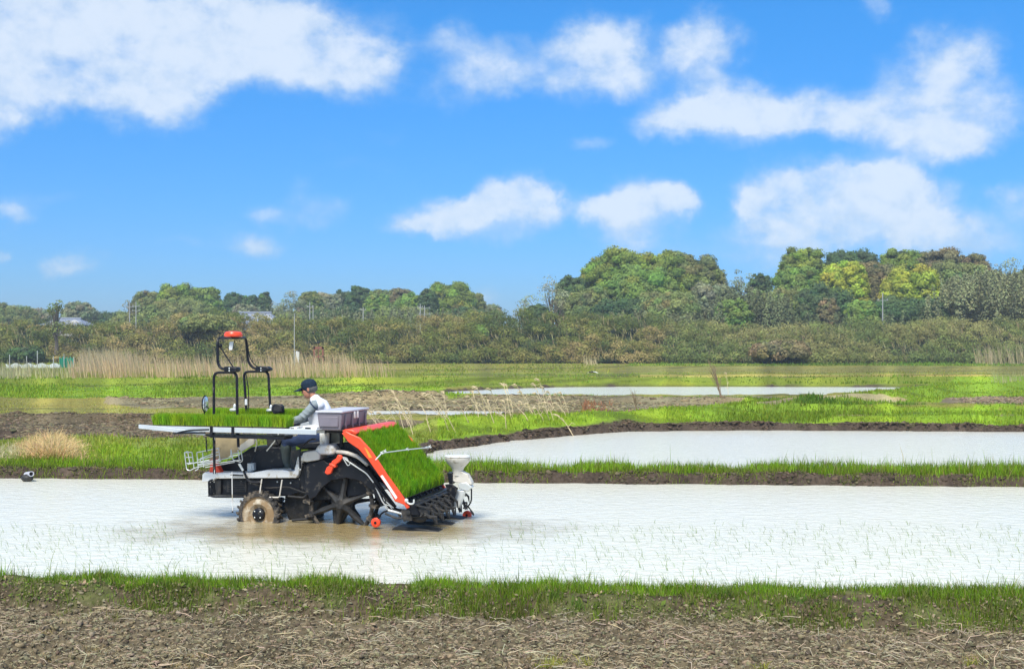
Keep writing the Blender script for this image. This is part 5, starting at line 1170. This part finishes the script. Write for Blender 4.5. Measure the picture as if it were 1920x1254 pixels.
# planting unit: bar, six planting arms, floats
zb_ = P(770, 958, .1).z; xb_ = P(770, 958, .1).x
MB().tube([(xb_, -.02, zb_), (xb_, WID+.02, zb_)], .035, 10).tube([(xb_+.1, .05, zb_+.09), (xb_+.1, WID-.05, zb_+.09)], .018, 8).tube([(xb_+.2, .0, zb_-.02), (xb_+.2, WID, zb_-.02)], .02, 8).build('planting_beam', M_MUDDY, TR)
for i in range(6):
    y0 = .12+i*.31; mb = MB()
    mb.prism([(xb_-.04, zb_+.06), (xb_+.12, zb_+.08), (xb_+.26, zb_+.02), (xb_+.28, zb_-.06), (xb_+.1, zb_-.07), (xb_-.05, zb_-.05)], y0-.04, y0+.03)
    mb.lathe([(.01, -.045), (.07, -.045), (.07, .045), (.01, .045)], (xb_+.2, y0+.01, zb_-.02), 'y', 16)
    for s in (-1, 1):
        mb.tube([(xb_+.2, y0+.05*s, zb_-.02), (xb_+.3, y0+.05*s, zb_+.09*s+.02), (xb_+.4, y0+.05*s, zb_+.04*s-.02), (xb_+.41, y0+.05*s, zb_-.12+.05*s)], [.022, .026, .018, .006], 6)
    mb.prism([(xb_-.12, zb_+.02), (xb_+.02, zb_+.05), (xb_+.05, zb_-.12), (xb_-.08, zb_-.14)], y0-.11, y0-.05)
    mb.ellipsoid((xb_+.12, y0, zb_-.1), (.12, .05, .06)); mb.tube([(xb_+.3, y0+.05, zb_-.02), (xb_+.36, y0+.05, zb_-.18)], .022, 6); mb.tube([(xb_+.05, y0-.06, zb_+.1), (xb_+.33, y0-.06, zb_+.05)], .014, 6)
    mb.build('planting_arm', M_MUDDY, TR)
    q = MB(); q.tube(rounded([Vector((xb_+.06, y0+.06, zb_+.12)), Vector((xb_+.16, y0+.06, zb_+.16)), Vector((xb_+.24, y0+.06, zb_+.06)), Vector((xb_+.2, y0+.06, zb_-.02))], .04), .007, 6); q.tube([(xb_+.25, y0+.1, zb_+.1), (xb_+.34, y0+.1, zb_+.02)], .008, 6)
    q.build('guide_wire', M_MUDDY, TR)
for i, y0 in enumerate((.3, .93, 1.55)):
    mb = MB(); z_ = -.055; x_ = xb_-.32
    mb.prism([(x_, z_+.07), (x_+.1, z_+.11), (x_+.5, z_+.09), (x_+.72, z_+.06), (x_+.74, z_-.02), (x_+.2, z_-.04), (x_+.02, z_)], y0-.14, y0+.14); mb.build('float', M_MUDDY, TR, bevel=.02)
    rod('float_link', [(735,950,y0),(752,968,y0)], .014, M_MUDDY)
rod('tray_strut', [(700,905,.3),(742,958,.3),(775,962,.3)], .02, M_BLACK); rod('tray_strut', [(700,900,1.5),(742,955,1.5),(775,958,1.5)], .02, M_BLACK)
rod('side_bar', [(722,962,.05),(745,972,.05),(780,968,.05),(800,966,.05)], .016, M_MUDDY)
for u, v, d in ((705,979,.2),(876,965,1.75)):
    w_ = MB().lathe([(.01, -.03), (.05, -.03), (.07, -.02), (.07, .02), (.05, .03), (.01, .03)], P(u, v, d), 'y', 20).build('marker_roller', M_RED, TR)
    MB().lathe([(.004, -.036), (.02, -.036), (.02, .036), (.004, .036)], P(u, v, d), 'y', 12).build('hub', M_BLACK, w_)
rod('roller_arm', [(705,979,.2),(716,960,.2),(735,955,.2)], .014, M_BLACK)
# spreader hopper at the rear right
HD = 1.25
hp = P(858, 859, HD)
hop = MB().lathe([(.02, -.27), (.075, -.26), (.08, -.2), (.1, -.14), (.165, -.07), (.195, -.02), (.2, .01), (.19, .015), (.02, .02)], hp, n=32).build('spreader_hopper', M_BEIGE, TR)
MB().lathe([(.02, .022), (.195, .022), (.2, .03), (.195, .042), (.02, .05)], hp, n=32).build('lid', M_WHITE, hop)
slab('spreader_body', [(849,888),(866,884),(876,889),(884,904),(884,909),(870,906),(854,904),(842,898),(843,893)], HD-.06, HD+.07, M_BEIGE, bevel=.008)
slab('spreader_outlet', [(858,906),(874,904),(885,913),(878,921),(868,919),(860,915)], HD-.07, HD+.07, M_STEEL, bevel=.01)
slab('spreader_chute', [(855,919),(871,920),(860,952),(850,950)], HD-.06, HD+.06, M_STEEL, bevel=.006)
slab('spreader_motor', [(838,886),(848,886),(848,908),(842,908)], HD-.1, HD+.05, M_BLACK, bevel=.01)
slab('spreader_bracket', [(834,908),(846,907),(858,915),(850,940),(842,945),(840,925)], HD-.14, HD-.1, M_BLACK, bevel=.006)
rod('marker_cable', [(884,916),(884,940),(876,951),(868,952)], .012, M_BLACK, HD); rod('spreader_mount', [(850,952,HD),(838,948,HD-.2),(800,952,HD-.4)], .02, M_BLACK)
for i in range(5): rod('tine', [(872+2*i, 945+i*2, 1.3+.1*i), (880+2*i, 950+i*3, 1.3+.1*i), (884+i, 962+i, 1.3+.1*i)], .008, M_MUDDY, n=5)
# storage box behind the driver (lies on its frame: a thing of its own)
bx = empty('storage_box', (0, 0, 0)); q0 = P(597, 806, .2)
bx.location = (M0[0]+rot(q0.x, q0.y)[0], M0[1]+rot(q0.x, q0.y)[1], q0.z); bx.rotation_euler = (0, 0, -YAW)
def bxs(nm, L_, d0, d1, m, bevel=.012, par=bx):
    q = [(p.x-q0.x, p.z-q0.z) for p in PL(L_, d0)]; return MB().prism(q, d0-q0.y, d1-q0.y).build(nm, m, par, bevel=bevel)
def hull_box(nm, x0, x1, z0, z1, d0, d1, tp, m, bevel, par=bx):
    V = [(x0+tp, d0+tp, z0), (x1-tp, d0+tp, z0), (x1-tp, d1-tp, z0), (x0+tp, d1-tp, z0), (x0, d0, z1), (x1, d0, z1), (x1, d1, z1), (x0, d1, z1)]
    V = [(a-q0.x, b-q0.y, c-q0.z) for a, b, c in V]; return MB().add(V, [(0, 3, 2, 1), (4, 5, 6, 7), (0, 1, 5, 4), (1, 2, 6, 5), (2, 3, 7, 6), (3, 0, 4, 7)]).build(nm, m, par, bevel=bevel)
BX0, BX1 = P(594, 774, .2).x, P(641, 774, .2).x; BZ0, BZ1 = P(600, 807, .2).z, P(600, 774, .2).z
bd = hull_box('body', BX0, BX1, BZ0, BZ1, .2, 1.26, .025, M_BOX, .02)
hull_box('lid', BX0-.02, BX1+.02, BZ1+.002, BZ1+.035, .18, 1.28, .0, M_LID, .012)
for k in range(2):
    y_ = .66+.12*k
    MB().box((BX1-q0.x+.0, y_-q0.y-.025, BZ1-q0.z-.1), (BX1-q0.x+.03, y_-q0.y+.025, BZ1-q0.z-.0)).build('latch', M_WHITE, bx, bevel=.006)
MB().box((BX0-q0.x+.04, -.006, .05), (BX1-q0.x-.06, .012, BZ1-q0.z-.05)).build('front_recess', M_BOX, bx, bevel=.012)
for k in range(4): MB().box((BX1-q0.x-.012, .12+.27*k, .02), (BX1-q0.x+.012, .17+.27*k, BZ1-q0.z-.03)).build('rib', M_BOX, bx, bevel=.006)
MB().box((BX1-q0.x-.004, .05, .0), (BX1-q0.x+.008, 1.02, .06)).build('corner_trim', M_BLACK, bx, bevel=.003)
tag(bx, 'grey lidded plastic storage box carried behind the driver', 'storage box')
mb = MB(); [mb.tube(PL([(602, 809, y), (690, 812, y)]), .018, 8) for y in (.35, .85)]; [mb.tube(PL([(u, 809, .35), (u+8, 809, .85)]), .018, 8) for u in (606, 660)]; mb.build('box_carrier', M_BLACK, TR)
rod('box_post', [(640,808,.6),(640,836,.6)], .03, M_BLACK); rod('box_post', [(618,808,.8),(622,836,.8)], .025, M_BLACK); rod('box_post', [(656,808,.5),(650,826,.5)], .022, M_BLACK)
# ------------------------------------------------------------ the driver
PE = P(590, 833, .93); loc = (M0[0]+rot(PE.x, PE.y)[0], M0[1]+rot(PE.x, PE.y)[1], PE.z)
MAN = empty('person', loc, -YAW)
tag(MAN, 'person in dark cap, white vest, grey sleeves and rubber boots driving the transplanter', 'person')
def Q(u, v, d): return P(u, v, d)-PE
hipN, hipF = Q(596,821,.82), Q(598,818,1.06); kneeN, kneeF = Q(536,826,.74), Q(524,824,1.14); ankN, ankF = Q(537,869,.74), Q(514,866,1.14)
toeN, toeF = Q(515,879,.74), Q(494,877,1.14); heelN, heelF = Q(541,878,.74), Q(520,876,1.14)
pel = Q(598,816,.94); wai = Q(600,795,.94); chs = Q(597,770,.94); nkb = Q(590,749,.94); nkt = Q(585,738,.94)
shN, shF = Q(591,758,.74), Q(598,757,1.14); elN, elF = Q(563,785,.68), Q(572,785,1.22); wrN, wrF = Q(543,789,.73), Q(551,793,1.1)
hd = Q(579.5,729.5,.94); HS = 1.17
def hand(mb, wr, tgt, side):
    d = (tgt-wr).normalized(); s = Vector((0, 1, 0))*side; up = d.cross(s).normalized(); s = up.cross(d)
    palm = wr+d*.05; mb.capsule([wr-d*.02, wr+d*.03, wr+d*.085], [.028, .036, .034], 10)
    for k in range(4):
        o = s*(.027-.018*k); L_ = (.07, .078, .073, .058)[k]; a = wr+d*.085+o; b = a+d*L_*.45-up*.008; c = b+d*L_*.25-up*L_*.35; e = c-d*L_*.1-up*L_*.3
        mb.capsule([a-d*.02, b, c, e], [.0105, .0095, .009, .0075], 8)
    mb.capsule([wr+d*.03+s*.03, wr+d*.065+s*.048-up*.01, wr+d*.09+s*.05-up*.03], [.013, .011, .009], 8)
body = MB()
body.capsule([pel, wai, chs, nkb], [.135, .12, .13, .065], 16).capsule([nkb, nkt, hd+Vector((.01, 0, -.05))], [.058, .055, .055], 14)
body.capsule([shN, elN, wrN], [.048, .04, .028], 12).capsule([shF, elF, wrF], [.048, .04, .028], 12)
body.capsule([hipN, kneeN, ankN], [.08, .055, .04], 12).capsule([hipF, kneeF, ankF], [.08, .055, .04], 12).capsule([heelN, toeN], [.035, .03], 10).capsule([heelF, toeF], [.035, .03], 10)
# head facing the front of the machine (-x), bowed a little
import mathutils
rh = mathutils.Euler((0, R(-12), 0)).to_quaternion(); hq = lambda x, y, z: hd+rh @ Vector((x*HS, y*HS, z*HS))
body.ellipsoid(hq(.012, 0, .035), (.114, .088, .105), rh, 20, 14).ellipsoid(hq(-.035, 0, -.035), (.068, .068, .1), rh, 18, 12).ellipsoid(hq(-.062, 0, -.085), (.031, .035, .028), rh)
body.capsule([hq(-.082, 0, .012), hq(-.104, 0, -.028)], [.013, .019], 8)
body.ellipsoid(hq(-.078, .02, -.056), (.016, .02, .007), rh).ellipsoid(hq(-.076, .02, -.066), (.015, .018, .008), rh).ellipsoid(hq(-.08, .0, .025), (.012, .045, .01), rh)
for s in (-1, 1): body.ellipsoid(hq(.018, s*.075, -.005), (.021, .012, .037), rh).ellipsoid(hq(-.045, s*.045, -.022), (.025, .02, .025), rh)
hand(body, wrN, Q(532,791,.76), 1); hand(body, wrF, Q(541,799,1.03), -1)
bd_ = body.build('body', M_SKIN, MAN, remesh=.0065, sm=2)
ey = MB()
for s in (-1, 1): ey.ellipsoid(hq(-.082, s*.031, .008), (.007, .012, .006), rh)
ey.build('eyes', M_BLACK, MAN)
hr = MB(); hr.ellipsoid(hq(.03, 0, .0), (.102, .094, .076), rh, 18, 12); hr.build('hair', M_HAIR, MAN)
cp = MB(); cp.ellipsoid(hq(.006, 0, .066), (.126, .102, .084), rh, 24, 14).capsule([hq(.0, 0, .04), hq(.03, 0, .04)], [.103, .1], 18)
cp.build('cap', M_CAP, MAN, remesh=.006, sm=3)
br = MB(); V = []
for i in range(9):
    t = (i-4)/4; y_ = t*.075; V += [hq(-.07+.02*abs(t), y_, .048), hq(-.225+.1*t*t, y_*.85, .016-.014*t*t), hq(-.07+.02*abs(t), y_, .040), hq(-.223+.1*t*t, y_*.85, .009-.014*t*t)]
br.add(V, [(i*4, i*4+1, i*4+5, i*4+4) for i in range(8)]+[(i*4+2, i*4+6, i*4+7, i*4+3) for i in range(8)]+[(i*4+1, i*4+3, i*4+7, i*4+5) for i in range(8)]+[(0, 2, 3, 1), (32, 33, 35, 34)])
cpo = br.build('cap_brim', M_CAP, MAN)
MB().ellipsoid(hq(-.092, 0, .085), (.01, .02, .014), rh).build('cap_badge', M_WHITE, MAN)
# clothes
sh = MB(); sh.capsule([shN+Vector((.02, .05, .0)), shN, (shN+elN)*.5+Vector((.005, 0, -.01)), elN, (elN+wrN)*.5, wrN+(elN-wrN)*.12], [.075, .08, .07, .06, .052, .042], 16)
sh.capsule([shF-Vector((0, .05, 0)), shF, elF, wrF+(elF-wrF)*.12], [.075, .08, .06, .042], 16); sh.capsule([wai, chs, nkb], [.125, .14, .075], 16)
for t in (.3, .52, .72): p_ = shN.lerp(elN, t); sh.ellipsoid(p_+Vector((-.01, -.01, -.02)), (.075, .072, .022), mathutils.Euler((0, R(35), 0)).to_quaternion())
sh.build('shirt', M_SHIRT, MAN, remesh=.009, sm=2)
vs = MB(); vs.capsule([pel+Vector((.015, 0, .0)), wai+Vector((.01, 0, 0)), chs+Vector((.015, 0, 0)), chs.lerp(nkb, .6)+Vector((.02, 0, 0)), nkb+Vector((.012, 0, .0))], [.165, .172, .192, .158, .085], 20)
for s, q_ in ((-1, shN), (1, shF)): vs.capsule([chs+Vector((.02, s*.08, .02)), q_+Vector((.035, s*-.05, -.01))], [.12, .09], 14); vs.capsule([wai+Vector((0, s*.07, 0)), chs+Vector((.02, s*.09, -.02))], [.11, .115], 14)
vs.build('vest', M_VEST, MAN, remesh=.01, sm=3)
tr_ = MB(); tr_.capsule([pel+Vector((0, -.06, -.005)), pel+Vector((0, .06, -.005))], [.13, .13], 16)
for h_, k_, a_ in ((hipN, kneeN, ankN), (hipF, kneeF, ankF)): tr_.capsule([h_, h_.lerp(k_, .5)+Vector((0, 0, .008)), k_, k_.lerp(a_, .4)], [.135, .12, .098, .078], 16)
tr_.build('trousers', M_NAVY, MAN, remesh=.009, sm=2)
for h_, k_, a_, t_, e_ in ((hipN, kneeN, ankN, toeN, heelN), (hipF, kneeF, ankF, toeF, heelF)):
    bt = MB(); bt.capsule([k_.lerp(a_, .28), k_.lerp(a_, .65), a_, e_+Vector((0, 0, .02))], [.092, .08, .062, .055], 16).capsule([e_+Vector((0, 0, -.005)), e_.lerp(t_, .5)+Vector((0, 0, .008)), t_], [.045, .05, .044], 14)
    bt.build('boot', M_BOOT, MAN, remesh=.009, sm=2)
sq = MB(); ax_ = (elN-shN).normalized(); e1 = Vector((0, 0, 1)); e1 = (e1-ax_*e1.dot(ax_)).normalized(); e2 = ax_.cross(e1)
sq.tube([shN+Vector((.012, .0, .0))+ax_*.035+e1*.092*math.cos(t)+e2*.084*math.sin(t) for t in np.linspace(0, 2*math.pi, 25)], .009, 6, cap=False); sq.build('armhole_trim', M_NAVY, MAN)
# ------------------------------------------------------------ air
hz = bpy.data.materials.new('haze_air'); hz.use_nodes = True; nt = hz.node_tree; nt.nodes.clear()
pv = nt.nodes.new('ShaderNodeVolumePrincipled'); pv.inputs['Color'].default_value = (.78,.88,1,1); pv.inputs['Density'].default_value = HAZE; pv.inputs['Anisotropy'].default_value = .2
ou = nt.nodes.new('ShaderNodeOutputMaterial'); nt.links.new(pv.outputs[0], ou.inputs['Volume'])
GYM = float(GY.max()); GXM = float(np.abs(GX).max())
hb = MB().box((-GXM-30, -30, -1.4), (GXM+30, GYM+30, 34)).build('haze', hz, smooth=False); tag(hb, kind='stuff')
